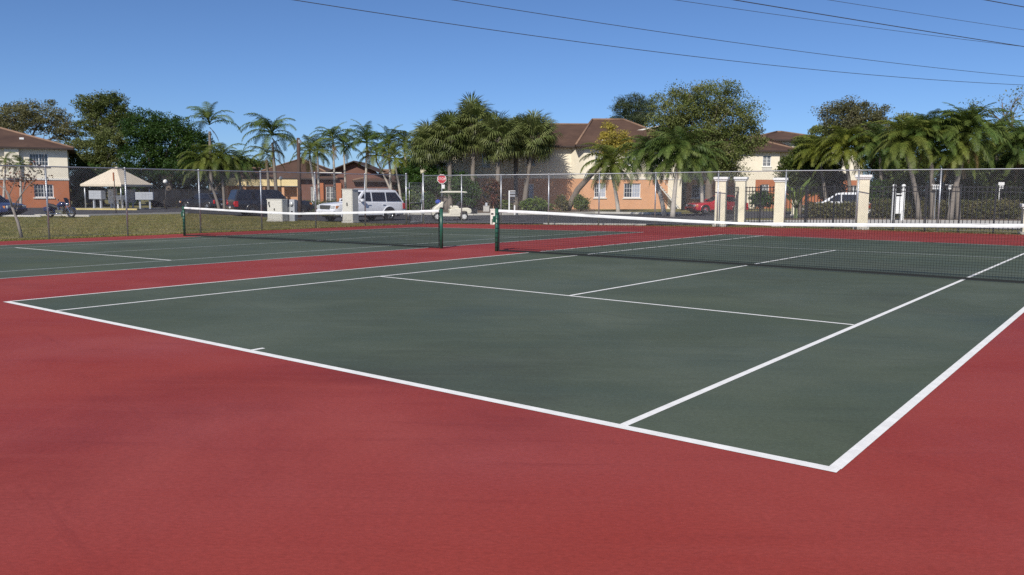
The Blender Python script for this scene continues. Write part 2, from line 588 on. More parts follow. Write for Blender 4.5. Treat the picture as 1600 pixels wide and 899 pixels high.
# the far perimeter of the court slab, slightly askew to the courts
PERIM = [(-17.4, -14.0), (-17.4, 26.4), (-8.0, 29.9), (3.0, 31.5), (15.0, 31.8)]
sheet('ground', [(-1500, -600), (1500, -600), (1500, 2200), (-1500, 2200)], -0.06, 'lawn')
slab = sheet('court_slab', [(-17.0, -14.0), (22.0, -14.0), (22.0, 31.4), (15.0, 31.4), (3.0, 31.15), (-8.0, 29.5), (-17.0, 26.1)], 0.0, 'red', thick=0.12)

# lots and paths beyond the fence
lot = [tuple(ground(*a)[:2]) for a in ((-420, 60), (120, 58), (300, 66), (400, 60.5), (480, 50.2), (560, 44.6), (640, 42.8), (700, 44.5), (850, 42.4), (1000, 40.8), (1160, 41.2))]
lot2 = [tuple(ground(*a)[:2]) for a in ((1170, 70), (1020, 62.5), (930, 66), (860, 63), (740, 61.5), (640, 64.5), (520, 78), (300, 84), (-200, 80), (-560, 80))]
sheet('parking_lot', lot + lot2, -0.03, 'asphalt')
sheet('side_road', [tuple(ground(*a)[:2]) for a in ((1150, 52.0), (2100, 52.0), (2100, 74), (1150, 72))], -0.024, 'asphalt')
sheet('pavement', [tuple(ground(*a)[:2]) for a in ((1110, 40.2), (1230, 40.2), (1400, 38.5), (1620, 36.0), (2000, 33), (2000, 46), (1620, 46.6), (1400, 47.6), (1140, 47.0))], -0.02, 'concrete')
sheet('planting_bed', [tuple(ground(*a)[:2]) for a in ((600, 66.5), (740, 61.9), (860, 63.4), (930, 66.4), (930, 79), (600, 79))], 0.10, 'mulch', thick=0.2)
sheet('lawn_verge', [tuple(ground(*a)[:2]) for a in ((930.5, 66.4), (1020, 62.9), (1064, 63.5), (1064, 80), (930.5, 79))], 0.09, 'lawn', thick=0.2)
sheet('planting_strip', [tuple(ground(*a)[:2]) for a in ((1230, 48.2), (1400, 48.1), (1640, 46.9), (1900, 46.5), (1900, 51.5), (1640, 51.5), (1230, 51.5))], 0.0, 'mulch', thick=0.1)


def kerb(name, pts, m, w=0.16, h=0.13, label=None, base=-0.05):
    mb = MB()
    for a, b in zip(pts[:-1], pts[1:]):
        a, b = Vector(a), Vector(b)
        d = (b - a).normalized()
        n = Vector((-d.y, d.x, 0)) * w / 2
        vs = []
        for q in (a, b):
            zz = Z(q.x)
            for s, z in ((-1, base), (-1, h), (1, h), (1, base)):
                vs.append((q.x + n.x * s, q.y + n.y * s, zz + z))
        mb.add(vs, [(0, 1, 5, 4), (1, 2, 6, 5), (2, 3, 7, 6), (0, 3, 2, 1), (4, 5, 6, 7)])
    o = mb.build(name, m)
    o['kind'] = 'structure'
    return o


kerb('kerb', [ground(*a) for a in ((600, 66.4), (740, 61.8), (860, 63.3), (930, 66.3), (1020, 62.8), (1064, 63.4))], 'concrete', h=0.12)
kerb('kerb', [ground(*a) for a in ((-420, 59.8), (120, 57.8), (292, 65.2))], 'concrete', h=0.07)
kerb('kerb', [ground(*a) for a in ((120, 74), (216, 74))], 'yellow_kerb', w=0.5, h=0.10)
kerb('kerb', [ground(*a) for a in ((1010, 40.3), (850, 42.0))], 'concrete', w=0.2, h=0.03)

# ---------------------------------------------------------------- courts
def quadline(name, x0, x1, y0, y1, up, m, parent):
    o = sheet(name, [(x0, y0), (x1, y0), (x1, y1), (x0, y1)], up, m, None, parent)
    return o


def line_between(name, a, b, w, up, m, parent):
    a, b = Vector((*a, 0)), Vector((*b, 0))
    d = (b - a).normalized()
    n = Vector((-d.y, d.x, 0)) * w / 2
    return sheet(name, [tuple((q + n * s)[:2]) for q, s in ((a, -1), (b, -1), (b, 1), (a, 1))], up, m, None, parent)


near = sheet('near_court', [(0.02, 0.02), (10.95, 0.02), (10.95, 23.75), (-0.05, 23.8)], 0.0017, 'green')
LB = near
quadline('baseline', -0.0, 10.97, 0.0, 0.085, 0.0034, 'line', LB)
line_between('baseline', (0.05, 23.86), (10.85, 23.5), 0.06, 0.0034, 'oldline', LB)
line_between('sideline', (0.03, 0.078), (-0.06, 23.82), 0.055, 0.0038, 'line', LB)
line_between('sideline', (10.94, 0.078), (10.91, 23.5), 0.07, 0.0038, 'line', LB)
line_between('sideline', (1.395, 0.078), (1.34, 23.8), 0.055, 0.0038, 'line', LB)
line_between('sideline', (9.575, 0.078), (9.585, 23.5), 0.06, 0.0038, 'line', LB)
line_between('service_line', (1.40, 5.60), (9.54, 5.42), 0.055, 0.0041, 'line', LB)
line_between('service_line', (1.385, 18.0), (9.55, 18.15), 0.05, 0.0041, 'oldline', LB)
line_between('centre_line', (5.49, 5.54), (5.53, 18.06), 0.055, 0.0044, 'line', LB)
quadline('centre_mark', 5.46, 5.51, 0.080, 0.215, 0.0038, 'line', LB)

x0, x1 = -14.57, -3.60
far = sheet('far_court', [(x0 + 0.02, 0.0), (x1 - 0.02, 0.0), (x1 + 0.35, 23.6), (x0 + 0.35, 22.6)], 0.0017, 'green')
line_between('sideline', (x1, -0.3), (x1 + 0.33, 23.6), 0.055, 0.0034, 'oldline', far)
line_between('sideline', (x0, -0.3), (x0 + 0.33, 22.6), 0.055, 0.0034, 'oldline', far)
line_between('sideline', (-5.05, 0.05), (-4.85, 23.5), 0.05, 0.0038, 'oldline', far)
line_between('sideline', (-13.0, 0.05), (-12.9, 22.7), 0.05, 0.0038, 'oldline', far)
line_between('service_line', (-12.98, 5.3), (-5.02, 5.34), 0.06, 0.0041, 'line', far)
line_between('service_line', (-12.95, 17.9), (-4.95, 18.2), 0.05, 0.0041, 'oldline', far)
line_between('centre_line', (-8.98, 5.37), (-8.95, 18.0), 0.05, 0.0044, 'oldline', far)
line_between('baseline', (x0 + 0.3, 22.62), (x1 + 0.35, 23.62), 0.06, 0.0044, 'oldline', far)
line_between('baseline', (x0, 0.0), (x1, 0.0), 0.08, 0.0044, 'line', far)


# ---------------------------------------------------------------- tennis nets
def tennis_net(label, xa, xb, y, hp, hc, curl):
    xm = (xa + xb) / 2
    root = thing('tennis_net', label, 'tennis net', (xm, y, Z(xm)), 0, 'two tennis nets')
    W = (xb - xa) / 2

    def top(u):
        return hc + (hp - hc) * abs(u) ** 1.2

    def q(x, z, dy=0.0):
        return (x, dy, z + Z(xm + x) - Z(xm))
    for s in (-1, 1):
        px = s * W
        mb = MB()
        mb.tube([q(px, -0.05), q(px, hp + 0.045)], 0.045, 14)
        po = mb.build('post', 'green_metal', root, True)
        MB().lathe([(0.05, 0), (0.05, 0.02), (0.03, 0.035), (0.0, 0.04)], 14, Matrix.Translation(q(px, hp + 0.035))).build('post_cap', 'dark_plastic', po)
        if s < 0:
            mb = MB()
            mb.box(px - 0.09, px - 0.035, -0.05, 0.05, hp - 0.32, hp - 0.16, Matrix.Translation((0, 0, Z(xm + px) - Z(xm))))
            mb.tube([q(px - 0.10, hp - 0.24), q(px - 0.15, hp - 0.24), q(px - 0.15, hp - 0.36)], 0.012, 6)
            mb.build('winder', 'green_metal', po)
        mb = MB()
        for zz in np.arange(0.1, hp - 0.05, 0.12):
            mb.tube([q(px, zz, -0.05), q(px - s * 0.03, zz + 0.02, -0.06), q(px - s * 0.085, zz + 0.01)], 0.006, 4)
        mb.build('lacing', 'twine', po)['kind'] = 'stuff'
    n = 64
    us = np.linspace(-1, 1, n + 1) * (W - 0.07) / W
    # netting: square twine mesh that follows the sag
    mb = MB()
    cell = 0.047
    nx = int((2 * W - 0.14) / cell)
    zb = 0.03
    w = 0.0022

    def bottom(u):
        return zb + 0.02 * (1 - abs(u))
    for i in range(nx + 1):
        x = -W + 0.07 + i * (2 * W - 0.14) / nx
        u = x / W
        a, b = Vector(q(x, bottom(u))), Vector(q(x, top(u) - 0.05))
        mb.tube([a, b], w, 3, False)
    rows = 19
    for j in range(rows + 1):
        fz = j / rows
        pts = [q(u * W, bottom(u) + (top(u) - 0.05 - bottom(u)) * fz, 0.004) for u in us[::2]]
        mb.tube(pts, w * (2.6 if j == 0 else 1), 3, False)
    # the upper courses are doubled
    for j in range(12, rows):
        fz = (j + 0.5) / rows
        pts = [q(u * W, bottom(u) + (top(u) - 0.05 - bottom(u)) * fz, -0.004) for u in us[::4]]
        mb.tube(pts, w * 0.7, 3, False)
    net = mb.build('netting', 'twine', root, fix=False)
    net['kind'] = 'stuff'
    # headband folded over the cable
    mb = MB()
    bh = 0.055
    prof = [(-0.012, -bh), (-0.016, -0.02), (-0.010, 0.004), (0.0, 0.010), (0.010, 0.004), (0.016, -0.02), (0.012, -bh)]
    vs, fs = [], []
    m = len(prof)
    for i, u in enumerate(us):
        cu = 0.006 * math.sin(u * 9 + 1) + 0.004 * math.sin(u * 31)
        for k, (dy, dz) in enumerate(prof):
            tw = curl(u)
            vs.append(q(u * W, top(u) + dz * (1 - 0.45 * tw), dy + cu + tw * 0.03 * (dz / bh)))
    for i in range(len(us) - 1):
        for k in range(m - 1):
            fs.append((i * m + k, (i + 1) * m + k, (i + 1) * m + k + 1, i * m + k + 1))
    mb.add(vs, fs)
    mb.build('headband', 'vinyl', root, True, fix=False)
    mb = MB().tube([q(u * W, top(u) - 0.004) for u in np.linspace(-1, 1, 33)], 0.006, 6)
    mb.build('cable', 'dark_plastic', root)
    # side and bottom tapes, black
    mb = MB()
    pts = [q(u * W, bottom(u) - 0.006, 0) for u in us]
    for a, b in zip(pts[:-1], pts[1:]):
        mb.add([(a[0], -0.006, a[2] - 0.018), (b[0], -0.006, b[2] - 0.018), (b[0], -0.006, b[2] + 0.022), (a[0], -0.006, a[2] + 0.022)], [(0, 1, 2, 3)])
    for s in (-1, 1):
        x = s * (W - 0.08)
        mb.add([q(x - 0.02, bottom(1), -0.005), q(x + 0.02, bottom(1), -0.005), q(x + 0.02, top(1) - 0.02, -0.005), q(x - 0.02, top(1) - 0.02, -0.005)], [(0, 1, 2, 3)])
    mb.build('tape', 'twine', root, fix=False)
    return root


tennis_net('near tennis net with bright white headband, reaching past the right edge of the photo', -1.02, 11.95, 11.90, 1.05, 0.90,
           lambda u: max(0.0, 1 - abs(u + 0.02) / 0.12))
tennis_net('smaller-looking tennis net standing on the farther court, between two green posts', -15.45, -2.94, 11.92, 1.03, 0.89, lambda u: 0.0)


# ---------------------------------------------------------------- chain link fence
def on_polyline(pl, px):
    """ground spot on a polyline seen in column px"""
    best = None
    for a, b in zip(pl[:-1], pl[1:]):
        a, b = Vector((*a, 0)), Vector((*b, 0))
        N = 400
        for i in range(N + 1):
            q = a.lerp(b, i / N)
            if (q - Vector((CX, CY, 0))).dot(Vector((_f.x, _f.y, 0))) < 2:
                continue
            e = abs(colpx(Vector((q.x, q.y, Z(q.x)))) - px)
            if best is None or e < best[0]:
                best = (e, q)
    q = best[1]
    return Vector((q.x, q.y, Z(q.x)))


def post_mesh(h, r_):
    mb = MB()
    mb.tube([(0, 0, -0.1), (0, 0, h)], r_, 10)
    mb.lathe([(r_ + 0.008, h - 0.02), (r_ + 0.008, h + 0.02), (r_ * 0.6, h + 0.045), (0.0, h + 0.05)], 10)
    return mb.mesh('post', 'galv', True)


FH = 2.42
PM, PM2 = post_mesh(FH, 0.032), post_mesh(FH + 0.06, 0.045)


def chain_fence(label, posts, thick):
    root = thing('chain_link_fence', label, 'fence', posts[0], 0, 'chain link fence runs round the courts')
    o0 = posts[0]
    for i, q in enumerate(posts):
        p_ = link('post', PM2 if i in thick else PM, root, loc=q - o0)
        if i in thick:
            for hz in (0.5, 1.2, 1.9):
                MB().lathe([(0.05, 0), (0.055, 0.01), (0.055, 0.03), (0.05, 0.04)], 10, Matrix.Translation((0, 0, hz))).build('tension_band', 'galv', p_)
    tops = [q - o0 + Vector((0, 0, FH)) for q in posts]
    MB().tube(tops, 0.021, 8).build('top_rail', 'galv', root, True)
    mb = MB()
    mb.tube([q - o0 + Vector((0, 0, 0.08)) for q in posts], 0.0035, 4)
    mb.build('tension_wire', 'wire', root)
    # woven diamond fabric: two families of slanting wires, each kinked at the crossings
    mb = MB()
    L = [0.0]
    for a, b in zip(posts[:-1], posts[1:]):
        L.append(L[-1] + (b - a).length)

    def pt(s, z, off):
        s = min(max(s, 0), L[-1])
        k = 0
        while k < len(L) - 2 and s > L[k + 1]:
            k += 1
        w = (s - L[k]) / (L[k + 1] - L[k])
        q = posts[k].lerp(posts[k + 1], w) - o0
        return q + Vector((off[0], off[1], z))
    cell = 0.070
    zt, zb = FH - 0.02, 0.05
    H = zt - zb
    d = (posts[-1] - posts[0]).normalized()
    nrm = Vector((-d.y, d.x))
    n = int((L[-1] + H) / cell)
    for fam in (1, -1):
        off = nrm * 0.004 * fam + nrm * (-0.03)
        for i in range(n):
            s0 = i * cell - (H if fam > 0 else 0)
            s1 = s0 + fam * H
            za, ze = zb, zt
            a, b = s0, s1
            if fam > 0:
                if a < 0:
                    za, a = zb + (0 - s0), 0
                if b > L[-1]:
                    ze, b = zb + (L[-1] - s0), L[-1]
            else:
                if b < 0:
                    ze, b = zb + s0, 0
                if a > L[-1]:
                    za, a = zb + (s0 - L[-1]), L[-1]
            if ze - za < 0.05:
                continue
            mb.tube([pt(a, za, off), pt((a + b) / 2, (za + ze) / 2, off), pt(b, ze, off)], 0.0022, 3, False)
    fab = mb.build('wire_fabric', 'wire', root, fix=False)
    fab['kind'] = 'stuff'
    return root


left_posts = [Vector((-17.4, y, Z(-17.4))) for y in (-9.4, -6.4, -3.4, -0.4, 2.55, 5.5)] + [on_polyline(PERIM[:2], px) for px in (78, 201, 313, 409, 495, 570, 636)]
far_posts = [on_polyline(PERIM, px) for px in (661, 721, 783, 857, 935, 1023, 1120, 1225, 1338, 1465)] + [Vector((8.6, 31.64, 0)), Vector((11.6, 31.7, 0)), Vector((14.6, 31.79, 0))]
chain_fence('galvanised chain link fence along the lawn beside the far court', left_posts, {0, 12})
chain_fence('galvanised chain link fence along the parking lot and the cream columns', far_posts, {0, 12})
# the gate between the two runs stands ajar
ga, gb = left_posts[-1], far_posts[0]
gv = gb - ga
gl = gv.length
gate = thing('chain_link_gate', 'narrow chain link gate between two thick posts in the fence corner', 'gate', ga + Vector((0.12, 0.05, 0)), math.atan2(gv.y, gv.x) + R(8))
mb = MB()
mb.tube([(0.06, 0, 0.1), (0.06, 0, 2.05), (gl - 0.12, 0, 2.05), (gl - 0.12, 0, 0.1), (0.06, 0, 0.1)], 0.02, 8)
mb.tube([(0.06, 0, 1.05), (gl - 0.12, 0, 1.05)], 0.016, 8)
mb.build('gate_frame', 'galv', gate, True)
mb = MB()
for i in range(-30, 60):
    for fam in (1, -1):
        a, b = i * 0.07, i * 0.07 + fam * 1.95
        lo, hi = 0.06, gl - 0.12
        pa, pb = (a, 0.1), (b, 2.05)
        ts = sorted([(lo - a) / (b - a), (hi - a) / (b - a)])
        t0, t1 = max(0, ts[0]), min(1, ts[1])
        if t1 - t0 > 0.02:
            mb.tube([(a + (b - a) * t, 0.004 * fam, 0.1 + 1.95 * t) for t in (t0, t1)], 0.0022, 3, False)
mb.build('wire_fabric', 'wire', gate, fix=False)['kind'] = 'stuff'
mb = MB()
mb.box(gl - 0.2, gl - 0.02, -0.03, 0.03, 1.1, 1.22)
mb.build('latch', 'galv', gate)
for hz in (0.4, 1.75):
    MB().box(-0.06, 0.1, -0.025, 0.025, hz, hz + 0.08).build('hinge', 'galv', gate)


# ---------------------------------------------------------------- gate columns and iron fence
def column(label, q, w, h, rz):
    root = thing('gate_column', label, 'column', q, rz, 'cream stucco columns of the iron fence')
    MB().box(-w / 2, w / 2, -w / 2, w / 2, -0.15, h).build('shaft', 'column_stucco', root, bevel=0.015)
    c = w / 2 + 0.09
    MB().box(-c, c, -c, c, h, h + 0.12).build('cap', 'white_paint', root, bevel=0.02)
    b = w / 2 + 0.04
    MB().box(-b, b, -b, b, h - 0.07, h - 0.002).build('cap_moulding', 'white_paint', root, bevel=0.01)
    MB().box(-b - 0.03, b + 0.03, -b - 0.03, b + 0.03, -0.16, 0.06).build('footing', 'concrete', root, bevel=0.01)
    return root


CA, CB, CC, CD, CE = ground(1125, 38.6), ground(1155.5, 41.0), ground(1217, 38.9), ground(1345, 35.6), ground(1607, 31.9)
crot = R(16)
column('cream column nearest the red car, leftmost of the row along the iron fence', CA, 0.47, 2.10, crot)
column('cream column just right of the red car, set back behind the iron pickets', CB, 0.47, 2.15, crot)
column('cream column below the window of the white and rust building', CC, 0.47, 2.06, crot)
column('widest cream column, with the white car showing on its left', CD, 0.50, 2.13, crot)
column('cream column cut off by the right edge of the photo', CE, 0.50, 1.0, crot)
FAR_COL = ground(1241, 58)
column('small far cream column behind the iron pickets and the banana plant', FAR_COL, 0.36, 1.35, crot)

pk = MB()
pk.box(-0.012, 0.012, -0.012, 0.012, 0.06, 1.80)
PICKET = pk.mesh('picket', 'black_metal')
pk = MB()
pk.box(-0.03, 0.03, -0.03, 0.03, -0.1, 1.86)
IPOST = pk.mesh('fence_post', 'black_metal')


def iron_fence(label, a, b, posts=1):
    d = b - a
    L = d.length
    root = thing('iron_fence', label, 'fence', a, math.atan2(d.y, d.x), 'black iron picket fence panels')
    sl = d.z / L
    for hz in (0.14, 1.57, 1.75):
        MB().add([(x, y, hz + z + sl * x) for x in (0.3, L - 0.3) for y in (-0.016, 0.016) for z in (-0.018, 0.018)],
                 [(0, 1, 3, 2), (4, 6, 7, 5), (0, 4, 5, 1), (2, 3, 7, 6), (0, 2, 6, 4), (1, 5, 7, 3)]).build('rail', 'black_metal', root)
    n = int((L - 0.6) / 0.155)
    for i in range(n):
        x = 0.3 + (i + 0.5) * (L - 0.6) / n
        child_copy(PICKET, root, (x, 0, sl * x), name='picket')
    for i in range(posts):
        x = L * (i + 1) / (posts + 1) + 0.04
        child_copy(IPOST, root, (x, 0.0, sl * x), name='fence_post')
    return root


iron_fence('short black iron fence panel between the two columns beside the red car', CA, CB, 0)
iron_fence('black iron picket fence panel in front of the white and rust building', CB + Vector((0.1, -0.3, 0)), CC, 1)
iron_fence('black iron picket fence panel in front of the banana plant and white car', CC, CD, 2)
iron_fence('long black iron picket fence panel in front of the hedge, ending at the right edge', CD, CE, 4)


# ---------------------------------------------------------------- buildings
def wall_with_openings(x0, x1, z0, z1, th, ops, y=0.0):
    """wall slab in the xz plane, outer face at y, real openings (ox0, ox1, oz0, oz1)"""
    xs = sorted({x0, x1, *[o for q in ops for o in q[:2]]})
    mb = MB()
    for xa, xb in zip(xs[:-1], xs[1:]):
        cuts = sorted([(q[2], q[3]) for q in ops if q[0] <= xa + 1e-6 and q[1] >= xb - 1e-6])
        z = z0
        for a, b in cuts:
            if a > z:
                mb.box(xa, xb, y, y + th, z, a)
            z = b
        if z < z1:
            mb.box(xa, xb, y, y + th, z, z1)
    return mb


def window(parent, x0, x1, z0, z1, y, cols=3, rows=3, glass='glass', sill=True, frame='white_paint', sash=True):
    mb = MB()
    t = 0.07
    ya, yb = y + 0.07, y + 0.13
    mb.box(x0, x0 + t, ya, yb, z0, z1)
    mb.box(x1 - t, x1, ya, yb, z0, z1)
    mb.box(x0 + t, x1 - t, ya, yb, z0, z0 + t)
    mb.box(x0 + t, x1 - t, ya, yb, z1 - t, z1)
    if sash:
        xm = (x0 + x1) / 2
        mb.box(xm - 0.035, xm + 0.035, ya + 0.004, yb, z0 + t, z1 - t)
    fr = mb.build('window', frame, parent)
    xm = (x0 + x1) / 2
    for k, (a, b) in enumerate(((x0 + t, xm), (xm, x1 - t))):
        MB().box(a + 0.003, b - 0.003, y + 0.135, y + 0.15, z0 + t, z1 - t).build('pane', glass if k else 'glass', fr)
    mb = MB()
    for i in range(1, cols * 2):
        if i == cols:
            continue
        x = x0 + t + (x1 - x0 - 2 * t) * i / (cols * 2)
        mb.box(x - 0.012, x + 0.012, y + 0.112, y + 0.133, z0 + t, z1 - t)
    for j in range(1, rows):
        z = z0 + t + (z1 - z0 - 2 * t) * j / rows
        mb.box(x0 + t, x1 - t, y + 0.114, y + 0.133, z - 0.012, z + 0.012)
    mb.build('muntins', frame, fr)
    if sill:
        MB().box(x0 - 0.1, x1 + 0.1, y - 0.09, y + 0.068, z0 - 0.11, z0 - 0.003).build('sill', 'trim', fr)
    return fr


def hip_roof(parent, x0, x1, y0, y1, z0, rise, ov=0.6, hl=True, hr=True, name='roof', run_l=None):
    X0, X1, Y0, Y1 = x0 - ov, x1 + ov, y0 - ov, y1 + ov
    ym = (Y0 + Y1) / 2
    run = (Y1 - Y0) / 2
    rx0 = X0 + ((run_l or run) if hl else 0)
    rx1 = X1 - (run if hr else 0)
    zt = z0 + rise
    vs = [(X0, Y0, z0), (X1, Y0, z0), (X1, Y1, z0), (X0, Y1, z0), (rx0, ym, zt), (rx1, ym, zt)]
    vs2 = [(a, b, c - 0.16) for a, b, c in vs[:4]]
    mb = MB().add(vs + vs2, [(0, 1, 5, 4), (2, 3, 4, 5), (1, 2, 5), (3, 0, 4), (9, 8, 7, 6)])
    ro = mb.build(name, 'roof', parent)
    mb = MB()
    for a, b in ((0, 1), (1, 2), (2, 3), (3, 0)):
        A, B = Vector(vs[a]), Vector(vs[b])
        A2, B2 = Vector(vs2[a]), Vector(vs2[b])
        d = (B - A).normalized()
        n = Vector((d.y, -d.x, 0)) * 0.03
        mb.add([A + n, B + n, B2 + n, A2 + n, A - n * 0.2, B - n * 0.2, B2 - n * 0.2, A2 - n * 0.2], [(0, 1, 2, 3), (7, 6, 5, 4), (0, 4, 5, 1), (3, 2, 6, 7)])
    mb.build('fascia', 'fascia', ro)
    mb = MB()
    lift = Vector((0, 0, 0.03))
    segs = [(4, 5)] + ([(0, 4), (3, 4)] if hl else []) + ([(1, 5), (2, 5)] if hr else [])
    for a, b in segs:
        mb.tube([Vector(vs[a]) + lift, Vector(vs[b]) + lift], 0.11, 6)
    mb.build('ridge_tiles', 'ridge', ro, True)
    return ro


def vent(parent, q):
    mb = MB().box(q[0] - 0.2, q[0] + 0.2, q[1] - 0.2, q[1] + 0.2, q[2] - 0.3, q[2] + 0.02)
    mb.build('roof_vent', 'white_paint', parent, bevel=0.05)


# --- left building: cream above, rust below
t = 82.0
q0 = ground(109.5, t)
k = mpp(t)
B = thing('apartment_building', 'two storey cream and rust house with brown hip roof at the left edge', 'building', q0, VIEW + 0.47)


def lx(px):
    return (px - 109.5) * k


EV, BD = 5.72, 2.72
W0 = lx(-170)
ops_u = [(lx(58), lx(83.5), 3.95, 5.15), (lx(-30), lx(-5), 3.95, 5.15), (lx(8), lx(19), 3.6, 5.2)]
ops_l = [(lx(62), lx(88), 0.95, 2.2), (lx(-20), lx(10), 0.95, 2.2)]
wall_with_openings(W0, 0, BD, EV, 0.25, ops_u).build('upper_wall', 'cream_stucco', B)
wall_with_openings(W0, 0, -0.3, BD - 0.002, 0.25, ops_l, 0.01).build('lower_wall', 'rust_stucco', B)
MB().box(-0.25, 0.0, 0.26, 9.0, BD, EV).box(W0, W0 + 0.25, 0.26, 9, BD, EV).box(W0, 0, 9.0, 9.25, BD, EV).build('upper_wall', 'cream_stucco', B)
MB().box(-0.25, -0.01, 0.27, 9.0, -0.3, BD - 0.002).box(W0 + 0.01, W0 + 0.25, 0.27, 9, -0.3, BD - 0.002).build('lower_wall', 'rust_stucco', B)
MB().box(W0 - 0.05, 0.05, -0.05, 0.0, BD - 0.10, BD + 0.08).build('storey_band', 'trim', B)
MB().box(lx(26), lx(45), -0.35, -0.003, BD + 0.1, EV - 0.05).build('wall_bay', 'cream_stucco', B)
for a in ops_u:
    window(B, *a, 0.0)
for a in ops_l:
    window(B, *a, 0.01)
r_ = hip_roof(B, W0, 0, 0, 14.0, EV, 2.4)
vent(r_, (lx(48), 2.2, EV + 0.98))

# --- centre building: cream above, terracotta below, hip roofs
t = 79.0
q0 = ground(911, t)
k = mpp(t)
B = thing('apartment_building', 'long two storey cream and terracotta house behind the fan palms, brown hip roofs', 'building', q0 + Vector((0, 0, 0.25)), VIEW)


def lx(px):
    return (px - 911) * k


EV, BD = 5.78, 2.72
wins_l = [(lx(928), lx(946), 0.95, 2.3), (lx(974), lx(1000), 0.95, 2.3)]
wins_u = [(lx(928), lx(946), 3.95, 5.2), (lx(974), lx(1000), 3.95, 5.2), (lx(1020), lx(1034), 3.95, 5.2)]
XR = lx(1064)
wall_with_openings(0, XR, BD, EV, 0.25, wins_u).build('upper_wall', 'cream_stucco', B)
wall_with_openings(0, XR - 1.3, -0.3, BD - 0.002, 0.25, wins_l, 0.01).build('lower_wall', 'orange_stucco', B)
MB().box(XR - 1.3, XR, 0.012, 0.25, -0.3, BD - 0.002).build('stair_wall', 'cream_stucco', B)
# chamfered bay on the left end, then the set back long wall
xa = lx(893)
mb = MB().add([(0, 0, BD), (xa, 1.3, BD), (xa, 1.3, EV), (0, 0, EV), (0, 0.25, BD), (xa + 0.1, 1.5, BD), (xa + 0.1, 1.5, EV), (0, 0.25, EV)],
              [(0, 1, 2, 3), (4, 7, 6, 5), (0, 3, 7, 4), (1, 5, 6, 2)])
mb.build('bay_wall', 'cream_stucco', B)
mb = MB().add([(0, 0.012, -0.3), (xa, 1.312, -0.3), (xa, 1.312, BD - 0.002), (0, 0.012, BD - 0.002), (0, 0.25, -0.3), (xa + 0.1, 1.5, -0.3), (xa + 0.1, 1.5, BD - 0.002), (0, 0.25, BD - 0.002)],
              [(0, 1, 2, 3), (4, 7, 6, 5), (0, 3, 7, 4), (1, 5, 6, 2)])
mb.build('bay_wall', 'orange_stucco', B)
XL = lx(655)
wl = [(lx(822), lx(834), 0.6, 2.2), (lx(752), lx(766), 0.9, 2.2), (lx(690), lx(705), 0.9, 2.2)]
wu = [(lx(751), lx(765), 3.75, 5.15), (lx(822), lx(836), 3.95, 5.2), (lx(690), lx(705), 3.9, 5.2)]
wall_with_openings(XL, xa + 0.02, BD, EV, 0.25, wu, 1.31).build('upper_wall', 'cream_stucco', B)
wall_with_openings(XL, xa + 0.02, -0.3, BD - 0.002, 0.25, wl, 1.325).build('lower_wall', 'orange_stucco', B)
for a in wins_u:
    window(B, *a, 0.0)
for a in wins_l:
    window(B, *a, 0.01, glass='blind')
for a in wu:
    window(B, *a, 1.31)
for a in wl:
    window(B, *a, 1.325, glass='blind')
MB().box(XR - 0.25, XR - 0.002, 0.26, 9, -0.3, EV).box(XL, XL + 0.25, 1.6, 10, -0.3, EV).box(XL, XR, 10, 10.25, -0.3, EV).build('end_wall', 'cream_stucco', B)
MB().box(lx(912.5), lx(921.5), -0.05, -0.004, BD + 0.10, BD + 0.42).build('name_plate', 'white_paint', B)
MB().box(0.02, XR, -0.04, 0.0, BD - 0.06, BD + 0.05).build('storey_band', 'trim', B)
r1 = hip_roof(B, XL, xa + 3.5, 1.3, 10.2, EV + 0.02, 2.35, hr=False)
r2 = hip_roof(B, -0.2, XR, 0, 9.9, EV + 0.05, 2.75, run_l=2.0)
vent(r2, (1.9, 0.5, EV + 0.62))
vent(r2, (3.3, 0.9, EV + 0.86))
vent(r1, (lx(882), 3.0, EV + 0.95))
# gabled wing on the right end
GX0, GX1, GY = lx(968), lx(1066), 3.2
MB().prism([(GX0, EV + 0.1), (GX1, EV + 0.1), (GX1, 7.0), ((GX0 + GX1) / 2 + 1.2, 7.75), (GX0, 7.0)], GY, GY + 0.25).build('gable_wall', 'cream_stucco', B)
xm = (GX0 + GX1) / 2 + 1.2
mb = MB().add([(GX0 - 0.5, GY - 0.5, 6.85), (xm, GY - 0.5, 7.95), (xm, GY + 7, 7.95), (GX0 - 0.5, GY + 7, 6.85), (GX1 + 0.5, GY - 0.5, 6.95), (GX1 + 0.5, GY + 7, 6.95)],
              [(0, 1, 2, 3), (1, 4, 5, 2)])
r3 = mb.build('roof', 'roof', B)
mb = MB()
mb.tube([(GX0 - 0.5, GY - 0.52, 6.80), (xm, GY - 0.52, 7.90), (GX1 + 0.5, GY - 0.52, 6.90)], 0.09, 4)
mb.build('rake_board', 'trim', r3)
# outside stair on the right end
mb = MB()
for i in range(12):
    mb.box(XR - 2.2 + 0.0, XR - 1.35, -0.5 - 1.0, -0.3, 0.0, 0.001) if False else None
    mb.box(XR - 2.75 + i * 0.19, XR - 2.75 + (i + 1) * 0.19, -1.1, -0.1, 2.6 - i * 0.215, 2.65 - i * 0.215)
mb.tube([(XR - 2.75, -1.1, 3.5), (XR - 0.5, -1.1, 0.95)], 0.03, 5)
mb.tube([(XR - 2.75, -1.1, 2.55), (XR - 0.5, -1.1, 0.02)], 0.06, 5)
mb.build('outside_stair', 'trim', B)

# shaded two storey wing right of the stair
t = 84.0
q0 = ground(1072, t)
k = mpp(t)
B = thing('apartment_building', 'two storey house with terracotta ground floor behind the red car and big oak', 'building', q0 + Vector((0, 0, 0.2)), VIEW)


def lx(px):
    return (px - 1072) * k


